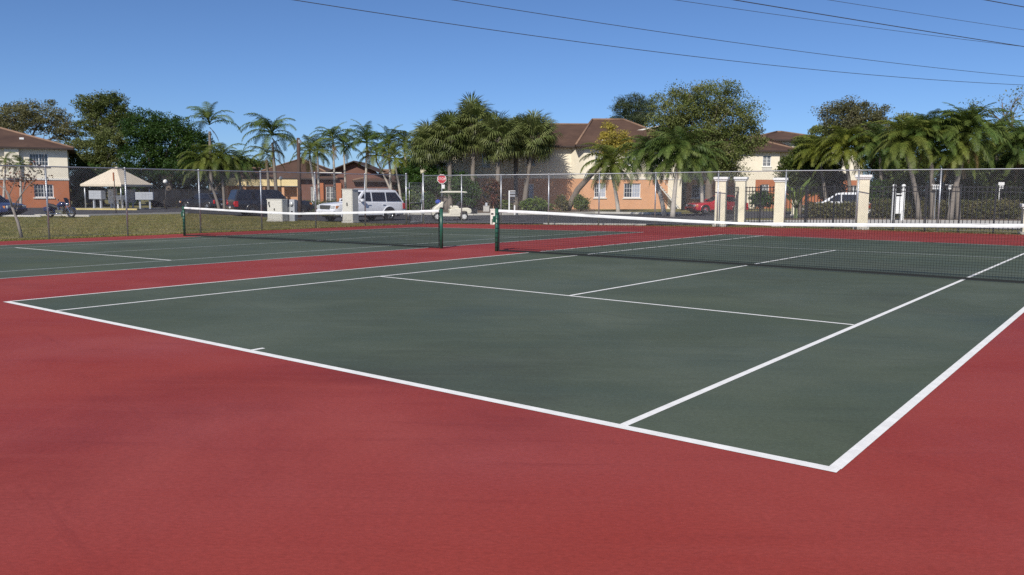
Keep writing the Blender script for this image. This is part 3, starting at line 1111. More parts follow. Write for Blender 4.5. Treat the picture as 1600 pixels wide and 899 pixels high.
ops_l = [(lx(1080), lx(1104), 0.9, 2.25), (lx(1122), lx(1134), 0.9, 2.25)]
ops_u = [(lx(1086), lx(1102), 3.9, 5.15), (lx(1122), lx(1134), 3.9, 5.15)]
XR = lx(1146)
wall_with_openings(0, XR, BD, EV, 0.25, ops_u).build('upper_wall', 'cream_stucco', B)
wall_with_openings(0, XR, -0.3, BD - 0.002, 0.25, ops_l, 0.01).build('lower_wall', 'orange_stucco', B)
MB().box(0, 0.25, 0.27, 8, -0.3, EV).box(XR - 0.25, XR, 0.27, 8, -0.3, EV).build('end_wall', 'cream_stucco', B)
for a in ops_u:
    window(B, *a, 0.0)
for a in ops_l:
    window(B, *a, 0.01, glass='blind')
hip_roof(B, 0, XR, 0, 8, EV, 1.9)

# --- right building: white above, rust below
t = 90.0
q0 = ground(1206, t)
k = mpp(t)
B = thing('apartment_building', 'two storey off-white and rust house between the big oak and the bushy trees', 'building', q0 + Vector((0, 0, 0.05)), VIEW)


def lx(px):
    return (px - 1206) * k


EV, BD = 6.05, 2.95
ops_u = [(lx(1189), lx(1202), 4.35, 5.55)]
ops_l = [(lx(1188), lx(1200), 1.0, 2.45)]
XL = lx(1150)
wall_with_openings(XL, lx(1215), BD, EV, 0.25, ops_u).build('upper_wall', 'cream_stucco', B)
wall_with_openings(XL + 2.0, lx(1215), -0.3, BD - 0.002, 0.25, ops_l, 0.01).build('lower_wall', 'rust_stucco', B)
MB().box(XL, XL + 2.0, 0.011, 0.25, -0.3, BD - 0.002).build('lower_wall', 'cream_stucco', B)
XR = lx(1350)
wall_with_openings(lx(1215) + 0.002, XR, BD, EV, 0.25, [(lx(1300), lx(1318), 4.2, 5.5)], 0.8).build('upper_wall', 'cream_stucco', B)
wall_with_openings(lx(1215) + 0.002, XR, -0.3, BD - 0.002, 0.25, [(lx(1330), lx(1345), 1.0, 2.4)], 0.81).build('lower_wall', 'rust_stucco', B)
window(B, *ops_u[0], 0.0)
window(B, *ops_l[0], 0.01)
window(B, lx(1300), lx(1318), 4.2, 5.5, 0.8)
window(B, lx(1330), lx(1345), 1.0, 2.4, 0.81)
MB().box(lx(1188), lx(1203), -0.06, -0.003, 4.0, 4.15).build('window_moulding', 'trim', B)
MB().box(XL, XL + 0.25, 0.27, 8, -0.3, EV).build('end_wall', 'cream_stucco', B)
hip_roof(B, XL, lx(1238), 0, 8.5, EV, 1.7, 0.5)
MB().box(lx(1196), lx(1320), 6.0, 6.25, EV + 0.2, 7.55).build('upper_wall', 'cream_stucco', B)
hip_roof(B, lx(1196), lx(1320), 6.0, 14, 7.55, 1.15, 0.6)

# --- low clubhouse in the middle
t = 97.0
q0 = ground(350, t)
k = mpp(t)
B = thing('clubhouse', 'low brown-roofed clubhouse with pale yellow fascia behind the slender palms', 'building', q0, VIEW)


def lx(px):
    return (px - 350) * k


ops = [(lx(395), lx(410), 0.3, 1.6), (lx(425), lx(440), 0.3, 1.6)]
wall_with_openings(lx(340), lx(466), -0.3, 2.2, 0.25, ops, 1.4).build('wall', 'orange_stucco', B)
for a in ops:
    window(B, *a, 1.4)
MB().box(lx(354), lx(466), 0.0, 0.12, 2.23, 3.15).build('fascia_board', 'yellow_wall', B)
MB().box(lx(354), lx(466), 0.13, 1.6, 2.23, 2.3).build('soffit', 'shade_tinted_stucco', B)
for px in (352, 380, 410, 440, 464):
    MB().box(lx(px), lx(px) + 0.3, 0.2, 0.5, -0.3, 2.22).build('porch_pillar', 'orange_stucco', B)
hip_roof(B, lx(386), lx(520), 0.6, 11, 3.15, 2.45, 0.6)
hip_roof(B, lx(350), lx(400), 0.8, 7, 3.14, 1.2, 0.5)
# gabled part
ops = [(lx(484), lx(492), 0.3, 2.2), (lx(508), lx(521), 0.2, 2.2), (lx(594), lx(603), 0.6, 1.9)]
wall_with_openings(lx(466.5), lx(640), -0.3, 2.9, 0.25, ops, 0.6).build('wall', 'shade_tinted_stucco', B)
MB().box(lx(496), lx(505), 0.3, 0.597, -0.3, 2.6).box(lx(522), lx(533), 0.3, 0.597, -0.3, 2.6).build('porch_pillar', 'rust_stucco', B)
for a in ops:
    window(B, *a, 0.6)
MB().prism([(lx(500), 2.902), (lx(600), 2.902), (lx(585), 4.0), (lx(553), 5.0), (lx(512), 4.0)], 1.0, 1.25).build('gable_wall', 'shade_tinted_stucco', B)
mb = MB().add([(lx(496), 0.4, 3.55), (lx(553), 0.4, 5.2), (lx(553), 9, 5.2), (lx(496), 9, 3.55), (lx(608), 0.4, 3.4), (lx(608), 9, 3.4)], [(0, 1, 2, 3), (1, 4, 5, 2)])
r_ = mb.build('roof', 'roof', B)
MB().tube([(lx(496), 0.36, 3.5), (lx(553), 0.36, 5.14), (lx(608), 0.36, 3.36)], 0.09, 4).build('rake_board', 'fascia', r_)
MB().box(lx(498), lx(534), 0.2, 0.34, 3.72, 3.84).build('gutter', 'trim', r_)
hip_roof(B, lx(560), lx(645), 0.6, 9, 2.9, 1.3, 0.6)


# ---------------------------------------------------------------- vegetation
def leaf_cloud(name, centers, radii, n, size, m, parent, flat=0.5, clump=0.35, per=26, shell=0.55, seed=0, aspect=0.5):
    """leaf sized faces gathered in clumps through a set of ellipsoids"""
    g = np.random.default_rng(seed + 100)
    centers = np.array(centers, float)
    radii = np.array(radii, float)
    vol = np.prod(radii, axis=1) ** 0.72
    nc = max(6, n // per)
    which = g.choice(len(centers), nc, p=vol / vol.sum())
    d = g.normal(size=(nc, 3))
    d /= np.linalg.norm(d, axis=1)[:, None]
    rr = g.uniform(shell ** 3, 1.0, nc) ** (1 / 3)
    rr *= g.uniform(0.82, 1.14, nc)
    cc = centers[which] + d * rr[:, None] * radii[which]
    cl = clump * g.uniform(0.5, 1.5, nc)
    idx = np.repeat(np.arange(nc), per)
    dv = g.normal(size=(len(idx), 3))
    dv /= np.linalg.norm(dv, axis=1)[:, None]
    p = cc[idx] + dv * (g.random(len(idx)) ** 0.45 * 1.55 * cl[idx])[:, None] * np.array([1, 1, 0.62])
    N = len(p)
    nrm = g.normal(size=(N, 3)) + np.array([0, 0, flat * 2])
    nrm /= np.linalg.norm(nrm, axis=1)[:, None]
    a = np.cross(nrm, g.normal(size=(N, 3)))
    a /= np.linalg.norm(a, axis=1)[:, None] + 1e-9
    b = np.cross(nrm, a)
    s = size * g.uniform(0.6, 1.35, N)[:, None]
    bend = nrm * s * 0.15
    v = np.empty((N, 4, 3))
    v[:, 0] = p - a * s
    v[:, 1] = p - b * s * aspect + bend
    v[:, 2] = p + a * s
    v[:, 3] = p + b * s * aspect + bend
    me = bpy.data.meshes.new(name)
    me.vertices.add(N * 4)
    me.vertices.foreach_set('co', v.ravel())
    me.loops.add(N * 4)
    me.loops.foreach_set('vertex_index', np.arange(N * 4, dtype=np.int32))
    me.polygons.add(N)
    me.polygons.foreach_set('loop_start', np.arange(0, N * 4, 4, dtype=np.int32))
    me.polygons.foreach_set('loop_total', np.full(N, 4, dtype=np.int32))
    me.materials.append(M[m])
    me.update(calc_edges=True)
    o = link(name, me, parent)
    return o, cc


def limb(mb, a, b, r0, r1, wob, g, n=7, seg=5):
    a, b = Vector(a), Vector(b)
    L = (b - a).length
    pts, rad = [], []
    ph = g.uniform(0, 6, 2)
    for i in range(seg + 1):
        w = i / seg
        q = a.lerp(b, w)
        q = q + Vector((math.sin(ph[0] + w * 4) - math.sin(ph[0]), math.sin(ph[1] + w * 4.6) - math.sin(ph[1]), 0)) * wob * L * (w * (1.1 - w))
        pts.append(q)
        rad.append(r0 + (r1 - r0) * w ** 0.8)
    mb.tube(pts, rad, n)
    return pts


def tree(name, label, px, t, lobes, n, size, m, bark='bark', trunk_r=0.2, fork=0.35, clump=0.4, shell=0.5, flat=0.4, per=90, twigs=40, seed=1,
         base_up=0.0, lean=None, group=None, aspect=0.5, cat='tree'):
    """lobes: (px, row, half width px, half height px) of the crown's masses as seen, plus an optional depth shift in metres"""
    g = np.random.default_rng(seed)
    base = ground(px, t, base_up)
    root = thing(name, label, cat, base, 0, group)
    cs, rs = [], []
    for l in lobes:
        dt = l[4] if len(l) > 4 else 0.0
        c = at(l[0], l[1], t + dt) - base
        w, h = l[2] * mpp(t), l[3] * mpp(t)
        cs.append(c)
        rs.append((w, w * 0.9, h))
    _, cc = leaf_cloud('crown', cs, rs, n, size, m, root, flat, clump, per, shell, seed, aspect)
    mb = MB()
    zc = min(c.z - r_[2] for c, r_ in zip(cs, rs))
    top = Vector((sum(c.x for c in cs) / len(cs), sum(c.y for c in cs) / len(cs), 0))
    fk = Vector((top.x * fork, top.y * fork, max(0.8, zc * 0.9 + 0.3))) if lean is None else at(lean[0], lean[1], t) - base
    if lean is not None and len(lean) > 2:
        mid = at(lean[2], lean[3], t) - base
        mb.tube([Vector((0, 0, -0.15)), mid * 0.5 + Vector((0, 0, -0.05)), mid, (mid + fk) / 2, fk], [trunk_r * 1.3, trunk_r * 1.1, trunk_r, trunk_r * 0.9, trunk_r * 0.75], 10)
    else:
        pts = limb(mb, (0, 0, -0.15), fk, trunk_r * 1.25, trunk_r * 0.8, 0.12, g, 10)
    for c, r_ in zip(cs, rs):
        e = c + Vector((0, 0, -0.1 * r_[2]))
        pts = limb(mb, fk, e, trunk_r * 0.62, trunk_r * 0.2, 0.25, g, 6)
        near_ = [q for q in cc if (Vector(q) - c).length < max(r_) * 1.1]
        g.shuffle(near_)
        for q in near_[:max(3, twigs // len(cs))]:
            st = pts[int(g.integers(2, 6))]
            limb(mb, st, Vector(q), trunk_r * 0.16, trunk_r * 0.035, 0.3, g, 4, 3)
    mb.build('trunk', bark, root, True, fix=False)
    return root


def feather_frond(name, L, e0, droop, m, hang=0.55, nl=26, leaf=0.55, curl=0.0, width=0.045):
    """a pinnate palm leaf growing along +x"""
    g = np.random.default_rng(abs(int(L * 100 + e0 * 10 + droop)))
    N = 14
    pts = [Vector((0, 0, 0))]
    ang = []
    for i in range(N):
        s = (i + 0.5) / N
        a = R(e0) - R(droop) * s ** 1.25
        ang.append(a)
        pts.append(pts[-1] + Vector((math.cos(a), curl * s / N * 6, math.sin(a))) * (L / N))
    mb = MB()
    mb.tube(pts, [0.03 * (1 - 0.85 * i / N) + 0.004 for i in range(N + 1)], 3, False)
    for i in range(nl):
        s = 0.13 + 0.87 * (i + 0.5) / nl
        f = s * N
        k_ = min(int(f), N - 1)
        q = pts[k_].lerp(pts[k_ + 1], f - k_)
        tn = (pts[k_ + 1] - pts[k_]).normalized()
        ll = leaf * (math.sin(math.pi * min(1, 0.16 + 0.80 * s)) ** 0.7) * (0.88 + 0.24 * g.random())
        up = Vector((0, 1, 0)).cross(tn) * -1
        for sd_ in (-1, 1):
            d = (Vector((0, sd_, 0)) * 0.85 + tn * (0.45 + 0.35 * s) + up * (-0.1 + 0.25 * g.random())).normalized()
            d2 = (d + Vector((0, 0, -1)) * hang * (0.6 + 1.1 * g.random())).normalized()
            w = tn * width * 0.5
            mid = q + d * ll * 0.45
            tip = mid + d2 * ll * 0.55
            mb.add([q - w, q + w, mid + w, mid - w, tip], [(0, 1, 2, 3), (3, 2, 4)])
    return mb.mesh(name, m)


FR = {}
for key, mm in (('g', 'frond'), ('d', 'frond_dark'), ('y', 'frond_yellow')):
    FR[key] = [feather_frond('frond', 1.0 * 2.4, e, dr, mm, h, 27, 0.62, width=0.050) for e, dr, h in
               ((82, 70, 0.35), (68, 95, 0.5), (52, 105, 0.65), (34, 105, 0.8), (12, 88, 0.95), (-18, 62, 1.0))]
FR['dead'] = [feather_frond('frond', 2.0, -45, 42, 'frond_dead', 0.9, 20, 0.4)]


def palm(label, px, t, cpx, crow, size, n=16, key='g', trunk=0.12, bark='pale_trunk', up=0.0, spread=(0, 5), dead=1, seed=0, group='feather palms', sheath=True, bend=0.0, name='palm_tree', expo=0.65):
    g = random.Random(seed * 31 + int(px * 7 + crow))
    base = ground(px, t, up)
    root = thing(name, label, 'palm tree', base, 0, group)
    c = at(cpx, crow, t) - base
    mb = MB()
    pts, rad = [], []
    S = 9
    for i in range(S + 1):
        w = i / S
        q = Vector((c.x * w ** (1.4 + bend), c.y * w ** (1.4 + bend), -0.1 + (c.z + 0.1 - 0.35 * size) * w))
        pts.append(q)
        rad.append(trunk * (1.35 - 0.55 * w if i else 1.6))
    mb.tube(pts, rad, 10)
    mb.build('trunk', bark, root, True, fix=False)
    if sheath:
        MB().tube([pts[-1], pts[-1].lerp(c, 0.5), c], [trunk * 0.85, trunk * 0.75, trunk * 0.35], 8).build('crownshaft', FR_SH[key], root, True, fix=False)
    az = g.uniform(0, 6.28)
    for i in range(n):
        w = i / max(1, n - 1)
        lev = spread[0] + (spread[1] - spread[0]) * w ** expo
        v = min(5, max(0, int(lev + g.uniform(-0.5, 0.7))))
        az += 2.39996 + g.uniform(-0.25, 0.25)
        s = size / 2.1 * g.uniform(0.78, 1.14) * (0.8 if v == 0 else 1.0)
        child_copy(FR[key][v], root, c + Vector((0, 0, -0.12 * size * w)), (g.uniform(-0.15, 0.15), g.uniform(-0.08, 0.08), az), (s, s * g.uniform(0.85, 1.1), s), 'frond')
    for i in range(dead):
        s = size / 2.1 * g.uniform(0.7, 0.95)
        child_copy(FR['dead'][0], root, c + Vector((0, 0, -0.2 * size)), (0, 0, g.uniform(0, 6.28)), (s, s, s), 'dead_frond')
    return root


M['shaft_g'] = mat('crownshaft_green', (0.13, 0.17, 0.06), 0.6, 0.1)
FR_SH = {'g': 'shaft_g', 'd': 'shaft_g', 'y': 'shaft_g'}


def fan_leaf(name, m, L, sag, seed):
    g = np.random.default_rng(seed)
    mb = MB()
    pet = 0.95 * L
    sagp = [Vector((pet * s, 0, -sag * 0.35 * s * s * pet)) for s in np.linspace(0, 1, 5)]
    mb.tube(sagp, [0.022, 0.018, 0.015, 0.013, 0.012], 3, False)
    o = sagp[-1]
    n = 30
    for i in range(n):
        a = R(-148 + 296 * i / (n - 1)) + g.normal() * 0.03
        ll = L * (0.95 - 0.25 * abs(a) / 2.6) * g.uniform(0.85, 1.1)
        fold = 0.16 * (1 if i % 2 else -1) * 0.2
        d = Vector((math.cos(a), math.sin(a), fold + 0.12 * math.cos(a)))
        s_ = Vector((-math.sin(a), math.cos(a), 0)) * 0.030 * L
        root_ = o + Vector((0.25 * L * math.cos(a * 0.5) * 0.4, 0, 0))
        mid = root_ + d * ll * 0.55
        tip = mid + (d * 0.6 + Vector((0, 0, -0.55 - 0.75 * sag * g.random()))).normalized() * ll * 0.5
        mb.add([root_ - s_ * 0.35, root_ + s_ * 0.35, mid + s_, mid - s_, tip], [(0, 1, 2, 3), (3, 2, 4)])
    return mb.mesh(name, m)


FAN = [fan_leaf('fan_leaf', 'fan', 1.15, s, i) for i, s in enumerate((0.3, 0.6, 0.9, 1.1))]
FAN_DEAD = fan_leaf('fan_leaf', 'frond_dead', 1.0, 1.0, 9)


def sabal(label, px, t, cpx, crow, size, n=58, up=0.1, dead=4, seed=0):
    g = random.Random(seed + 77)
    base = ground(px, t, up)
    root = thing('fan_palm', label, 'palm tree', base, 0, 'fan palms in the planting bed')
    c = at(cpx, crow, t) - base
    mb = MB()
    pts = [Vector((c.x * w ** 1.5, c.y * w ** 1.5, -0.2 + (c.z + 0.2) * w)) for w in np.linspace(0, 1, 10)]
    mb.tube(pts, [0.30, 0.25, 0.23, 0.21, 0.20, 0.20, 0.21, 0.24, 0.24, 0.16], 10)
    mb.build('trunk', 'palm_trunk', root, True, fix=False)
    mb = MB()
    for i in range(26):     # old leaf bases below the head
        a = i * 2.4
        z = c.z - 1.5 + 1.2 * i / 26
        w = (z + 0.2) / (c.z + 0.2)
        q = Vector((c.x * w ** 1.5, c.y * w ** 1.5, z))
        mb.tube([q + Vector((math.cos(a), math.sin(a), 0)) * 0.2, q + Vector((math.cos(a) * 0.42, math.sin(a) * 0.42, 0.38))], [0.06, 0.025], 4)
    mb.build('leaf_bases', 'palm_trunk', root, fix=False)
    for i in range(n):
        u = (i + 0.5) / n
        el = math.asin(max(-0.85, 1 - 1.75 * u))
        az = i * 2.39996 + g.uniform(-0.2, 0.2)
        v = 0 if el > 0.9 else 1 if el > 0.3 else 2 if el > -0.3 else 3
        s = size / 2.0 * g.uniform(0.85, 1.12)
        child_copy(FAN[v], root, c + Vector((0, 0, g.uniform(-0.15, 0.15))), (g.uniform(-0.5, 0.5), -el, az), (s, s, s), 'fan_leaf')
    for i in range(dead):
        child_copy(FAN_DEAD, root, c + Vector((0, 0, -0.3)), (g.uniform(-0.4, 0.4), R(62), g.uniform(0, 6.28)), (0.85, 0.85, 0.85), 'dead_leaf')
    return root


# fan palms in front of the centre building
sabal('leftmost fan palm, low broad head over the stop sign', 699, 75.5, 672, 226, 2.3, 72, seed=1)
sabal('fan palm with orange dead leaves, right behind the golf cart', 703.5, 75, 702, 212, 2.45, 76, seed=2, dead=7)
sabal('tallest fan palm of the bed, head rising above its neighbours', 738, 75.5, 741, 194, 2.5, 76, seed=3)
sabal('fan palm with the palm trunk nearest the pedestal box', 777, 73.5, 780, 214, 2.3, 72, seed=4)
sabal('rightmost fan palm, ragged head beside the hip roof', 819, 75.5, 836, 212, 2.35, 70, seed=5)
sabal('shorter fan palm squeezed behind the two middle trunks', 806, 77, 806, 208, 1.8, 60, seed=6)

# slender feather palms, left to right
palm('tall solitary coconut palm rising behind the dense dark tree', 331, 90, 327, 190, 3.10, 13, 'd', 0.17, 'palm_trunk', spread=(0, 3.6), dead=1, seed=1, sheath=False)
palm('bushy low palm with leaning pale trunk, left of a close trio', 343, 70, 318, 250, 2.1, 40, 'g', 0.10, 'palm_trunk', spread=(1, 5.4), seed=2)
palm('middle palm of a close low trio in front of the dark screen', 351, 70.5, 346, 246, 2.15, 42, 'g', 0.10, 'palm_trunk', spread=(1, 5.4), seed=3)
palm('right palm of a close low trio, beside the black car', 378, 72, 373, 252, 2.0, 38, 'd', 0.10, 'palm_trunk', spread=(1, 5.4), seed=4)
palm('big windswept coconut palm above the pale yellow fascia', 433, 83, 425, 206, 3.19, 22, 'd', 0.15, 'palm_trunk', spread=(0.4, 4.6), dead=2, seed=5, sheath=False)
palm('lower coconut palm with yellowing fronds, trunk beside the yellow fascia', 421, 84, 417, 238, 2.32, 16, 'y', 0.13, 'palm_trunk', spread=(1.5, 5), dead=3, seed=6, sheath=False)
palm('pale-trunked palm just right of the brown wooden pole', 495, 76, 484, 236, 2.20, 19, 'g', 0.11, spread=(0.5, 5), seed=7)
palm('slim palm with straight white trunk, second right of the wooden pole', 499, 80, 496, 232, 2.09, 18, 'g', 0.10, spread=(0.5, 5), seed=8)
palm('tall slim palm behind the white car, sharp upright tip', 524, 80, 520, 214, 2.44, 20, 'd', 0.11, spread=(0.2, 4.8), seed=9)
palm('thin palm between two taller ones behind the white cabinet', 541, 86, 537, 226, 2.20, 17, 'd', 0.10, spread=(0.2, 4.6), seed=10)
palm('wide-headed palm above the white car roof', 571, 82, 573, 218, 2.78, 22, 'd', 0.12, spread=(0.4, 4.6), seed=11, dead=2)
palm('palm behind the rear window of the white car', 612, 80, 607, 220, 2.44, 22, 'd', 0.11, spread=(0.2, 5), seed=12)
palm('thick-headed palm with yellow-green fronds near the gate', 619, 82, 588, 240, 2.20, 20, 'y', 0.10, spread=(0.8, 5.2), seed=13)
palm('palm next to the fan palms, rightmost of the slender row', 640, 80, 632, 224, 2.32, 23, 'g', 0.11, spread=(0.4, 5.2), seed=14)
palm('short palm half hidden low behind the gate', 628, 78, 617, 246, 1.86, 20, 'y', 0.10, spread=(1, 5.2), seed=15)

# palms in front of the terracotta wall
palm('drooping palm with white trunk before the right ground floor window', 966, 66, 956, 254, 2.45, 50, 'g', 0.13, spread=(1, 5.5), up=0.06, dead=2, seed=20)
palm('drooping palm left of a touching pair by the outside stair', 1038, 58, 1016, 238, 2.3, 58, 'd', 0.13, spread=(0.6, 5.5), seed=21, dead=3)
palm('drooping palm right of a touching pair by the outside stair', 1051, 55, 1060, 234, 2.35, 62, 'd', 0.13, spread=(0.6, 5.5), seed=22, dead=4)
palm('leafy palm between the stair palms and the big oak', 1097, 66, 1096, 246, 2.3, 48, 'd', 0.12, spread=(1, 5.5), seed=23)

# palms on the right, behind the hedge
palm('spreading yellow-green palm left of the widest cream column', 1331, 56, 1322, 228, 2.2, 56, 'y', 0.12, 'palm_trunk', spread=(0.4, 5), seed=30)
palm('yellow-green palm left of and touching the spreading one', 1291, 58, 1283, 238, 2.0, 50, 'y', 0.10, 'palm_trunk', spread=(0.6, 5), seed=31)
palm('arching palm over the white double post', 1436, 48.2, 1416, 218, 1.95, 66, 'g', 0.12, 'palm_trunk', spread=(0.3, 5), seed=32, expo=0.95)
palm('palm with twin-looking grey trunk behind the hedge', 1457, 48.2, 1455, 212, 1.95, 62, 'd', 0.12, 'palm_trunk', spread=(0.2, 5), seed=33, expo=0.95)
palm('largest arching palm at right with long glossy fronds', 1484, 47.6, 1512, 204, 2.25, 62, 'd', 0.13, 'palm_trunk', spread=(0.2, 4.6), seed=34, dead=2, expo=1.0)
palm('palm right of the fence post, brown dead frond hanging', 1497, 48, 1494, 234, 1.9, 60, 'g', 0.11, 'palm_trunk', spread=(1, 5.4), seed=35, dead=3, expo=0.8)
palm('palm leaning in from the right edge of the photo', 1612, 50, 1606, 224, 2.4, 50, 'd', 0.13, 'palm_trunk', spread=(0.4, 4.8), seed=36, expo=0.9)
palm('half hidden palm behind the gap between column and white double post', 1378, 55, 1376, 228, 2.3, 46, 'd', 0.11, 'palm_trunk', spread=(0.4, 5), seed=37, expo=0.9)
palm('half hidden palm between the largest arching palm and the right edge', 1560, 54, 1558, 216, 2.3, 46, 'g', 0.11, 'palm_trunk', spread=(0.4, 5), seed=38, expo=0.9)
palm('small palm before the left cream wall, farther left', 6, 71, 8, 250, 1.40, 14, 'd', 0.09, spread=(1, 5.2), seed=40)
palm('small palm before the left cream wall, beside the narrow recess', 33, 71, 32, 256, 1.30, 14, 'd', 0.09, spread=(1, 5.2), seed=41)

# broadleaf trees
tree('broad_tree', 'wide grey-olive tree with open crown behind the left roof', 52, 125, [(22, 185, 42, 26), (70, 182, 40, 26), (103, 205, 28, 22), (8, 205, 34, 22, 4)], 21850, 0.135, 'leaf_grey', trunk_r=0.4, twigs=90, clump=0.6, seed=2, shell=0.35)
tree('broad_tree', 'tall light green tree rising highest on the left', 158, 104, [(140, 165, 24, 16), (172, 163, 28, 18), (155, 195, 36, 22), (190, 190, 24, 22)], 21850, 0.114, 'leaf_light', 'pale_bark', trunk_r=0.34, twigs=80, clump=0.5, seed=3, shell=0.3)
tree('broad_tree', 'bushy mid-green tree between the left house and the canopy', 150, 94, [(140, 238, 34, 26), (175, 225, 30, 26), (120, 260, 24, 30), (160, 262, 34, 22), (118, 295, 16, 22)], 29899, 0.104, 'leaf_olive', 'pale_bark', trunk_r=0.3, twigs=50, clump=0.45, seed=4)
tree('broad_tree', 'dense dark green tree right of the tan canopy', 262, 92, [(228, 205, 38, 34), (268, 222, 44, 38), (300, 235, 34, 34), (225, 250, 40, 28), (280, 262, 44, 24)], 59799, 0.104, 'leaf_dark', trunk_r=0.42, twigs=20, clump=0.5, seed=5, shell=0.6)
tree('broad_tree', 'dark green tree low behind the low palm trio', 335, 112, [(330, 262, 30, 24), (365, 270, 26, 22)], 16099, 0.104, 'leaf_dark', trunk_r=0.25, twigs=16, clump=0.45, seed=6)
tree('yellow_tree', 'small yellow-leaved tree on a leaning curved trunk', 884, 69, [(958, 212, 22, 18), (975, 222, 16, 18), (945, 225, 16, 16), (960, 236, 22, 12)], 8280, 0.068, 'leaf_yellow', 'bark', trunk_r=0.24, twigs=30, clump=0.3, seed=7, lean=(934, 262, 903, 296), base_up=0.1, shell=0.3)
tree('broad_tree', 'largest oak-like tree with open brownish crown above the red car', 1108, 77, [(1060, 165, 40, 32), (1110, 155, 46, 30), (1040, 195, 30, 26), (1145, 185, 42, 36), (1085, 205, 46, 36), (1158, 222, 32, 28), (1120, 240, 46, 30), (1180, 215, 18, 20), (1136, 266, 30, 14)], 62000, 0.085, 'leaf_olive', trunk_r=0.36, twigs=170, clump=0.5, seed=8, shell=0.3)
tree('pine_tree', 'dark feathery pine tree behind the ridge of the hip roof', 985, 120, [(972, 172, 18, 20), (992, 166, 16, 22), (1012, 174, 22, 18), (985, 190, 36, 14)], 25299, 0.135, 'leaf_pine', trunk_r=0.3, twigs=30, clump=0.5, seed=9, aspect=0.2, shell=0.3)
tree('broad_tree', 'brownish rounded tree behind the right-hand palms', 1335, 92, [(1312, 182, 32, 26), (1350, 182, 36, 24), (1335, 210, 50, 24), (1375, 205, 24, 24)], 27599, 0.104, 'leaf_grey', trunk_r=0.34, twigs=90, clump=0.5, seed=10, shell=0.35)
tree('broad_tree', 'bushy green tree with yellowish tips right of the rust house', 1248, 60, [(1266, 234, 24, 20), (1242, 262, 24, 22), (1274, 260, 26, 28), (1254, 288, 32, 18)], 34500, 0.078, 'leaf_mid', trunk_r=0.2, twigs=20, clump=0.35, seed=11)
tree('broad_tree', 'dark green bushy tree filling the gap behind the arching palms', 1405, 60, [(1385, 240, 34, 34), (1430, 245, 38, 40), (1400, 275, 44, 24)], 32199, 0.083, 'leaf_dark', trunk_r=0.2, twigs=16, clump=0.38, seed=12)
tree('broad_tree', 'olive green tree at far right behind the leaning palm', 1560, 62, [(1545, 240, 34, 26), (1590, 240, 36, 30), (1565, 268, 44, 24), (1605, 275, 24, 24), (1500, 262, 30, 30)], 34500, 0.083, 'leaf_mid', trunk_r=0.2, twigs=20, clump=0.38, seed=13)
tree('bare_tree', 'sparse twiggy treetop showing against sky at upper right', 1580, 56, [(1520, 165, 14, 10), (1567, 160, 16, 12), (1592, 150, 14, 16), (1585, 175, 18, 16)], 420, 0.077, 'leaf_olive', trunk_r=0.11, twigs=60, clump=0.35, seed=14, per=7, shell=0.2)
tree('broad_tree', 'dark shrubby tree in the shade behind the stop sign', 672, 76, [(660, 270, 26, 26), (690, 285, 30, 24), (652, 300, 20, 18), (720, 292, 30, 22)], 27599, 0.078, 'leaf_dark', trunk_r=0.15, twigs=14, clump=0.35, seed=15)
tree('broad_tree', 'distant tree peeking between palms left of the clubhouse roof', 398, 120, [(400, 262, 26, 12), (375, 262, 22, 14)], 8049, 0.125, 'leaf_mid', trunk_r=0.2, twigs=16, clump=0.5, seed=16)
tree('broad_tree', 'far olive tree behind the roofs at right', 1400, 130, [(1290, 205, 24, 10), (1420, 195, 30, 16), (1470, 200, 34, 18)], 13799, 0.146, 'leaf_olive', trunk_r=0.3, twigs=30, clump=0.6, seed=17)

# young leaning tree just outside the fence, nearly bare
g = np.random.default_rng(5)
tb = ground(34, 29.2)
root = thing('young_tree', 'young leaning bare tree just outside the fence at left edge', 'tree', tb)
mb = MB()
P = [at(a, b, 29.2) - tb for a, b in ((34, 371), (28, 348), (20, 326), (14, 306))]
mb.tube(P, [0.06, 0.05, 0.045, 0.035], 8)
for ends in (((26, 330), (30, 312), (38, 296)), ((10, 300), (6, 280), (12, 262)), ((22, 322), (36, 300), (52, 282), (62, 264)), ((14, 306), (22, 288), (24, 268)), ((36, 300), (40, 280), (48, 262)), ((12, 300), (-6, 286), (-14, 270))):
    pts = [P[2]] + [at(a, b, 29.2 + g.uniform(-0.7, 0.7)) - tb for a, b in ends]
    mb.tube(pts, np.linspace(0.026, 0.006, len(pts)), 5)
    for _ in range(5):
        s = pts[-1 - int(g.integers(0, 2))]
        mb.tube([s, s + Vector((g.normal() * 0.22, g.normal() * 0.22, abs(g.normal()) * 0.25 + 0.1))], [0.006, 0.002], 4)
mb.build('trunk', 'pale_bark', root, True, fix=False)
leaf_cloud('crown', [at(40, 280, 29.2) - tb, at(14, 275, 29.2) - tb, at(52, 268, 29.2) - tb], [(0.55, 0.5, 0.45)] * 3, 330, 0.05, 'leaf_red', root, clump=0.15, per=6, shell=0.2, seed=3)


def shrub(label, px, t, row, w, h, n, size, m, up=0.0, cat='shrub', name='shrub', seed=0, group=None):
    base = ground(px, t, up)
    root = thing(name, label, cat, base, 0, group)
    c = at(px, row, t) - base
    w, h = w * mpp(t), h * mpp(t)
    leaf_cloud('foliage', [c + Vector((-w * 0.4, 0, -0.05)), c + Vector((w * 0.4, 0.1, -0.08)), c + Vector((0, 0, 0.1))], [(w * 0.65, w * 0.65, h)] * 3, n, size, m, root, clump=0.16, per=14, shell=0.4, seed=seed)
    mb = MB()
    gg = np.random.default_rng(seed)
    for i in range(9):
        e = c + Vector((gg.normal() * w * 0.4, gg.normal() * w * 0.35, gg.uniform(-0.2, 0.3)))
        limb(mb, (gg.normal() * 0.08, gg.normal() * 0.08, -0.08), e, 0.03, 0.008, 0.2, gg, 4, 3)
    mb.build('stems', 'bark', root, fix=False)
    return root


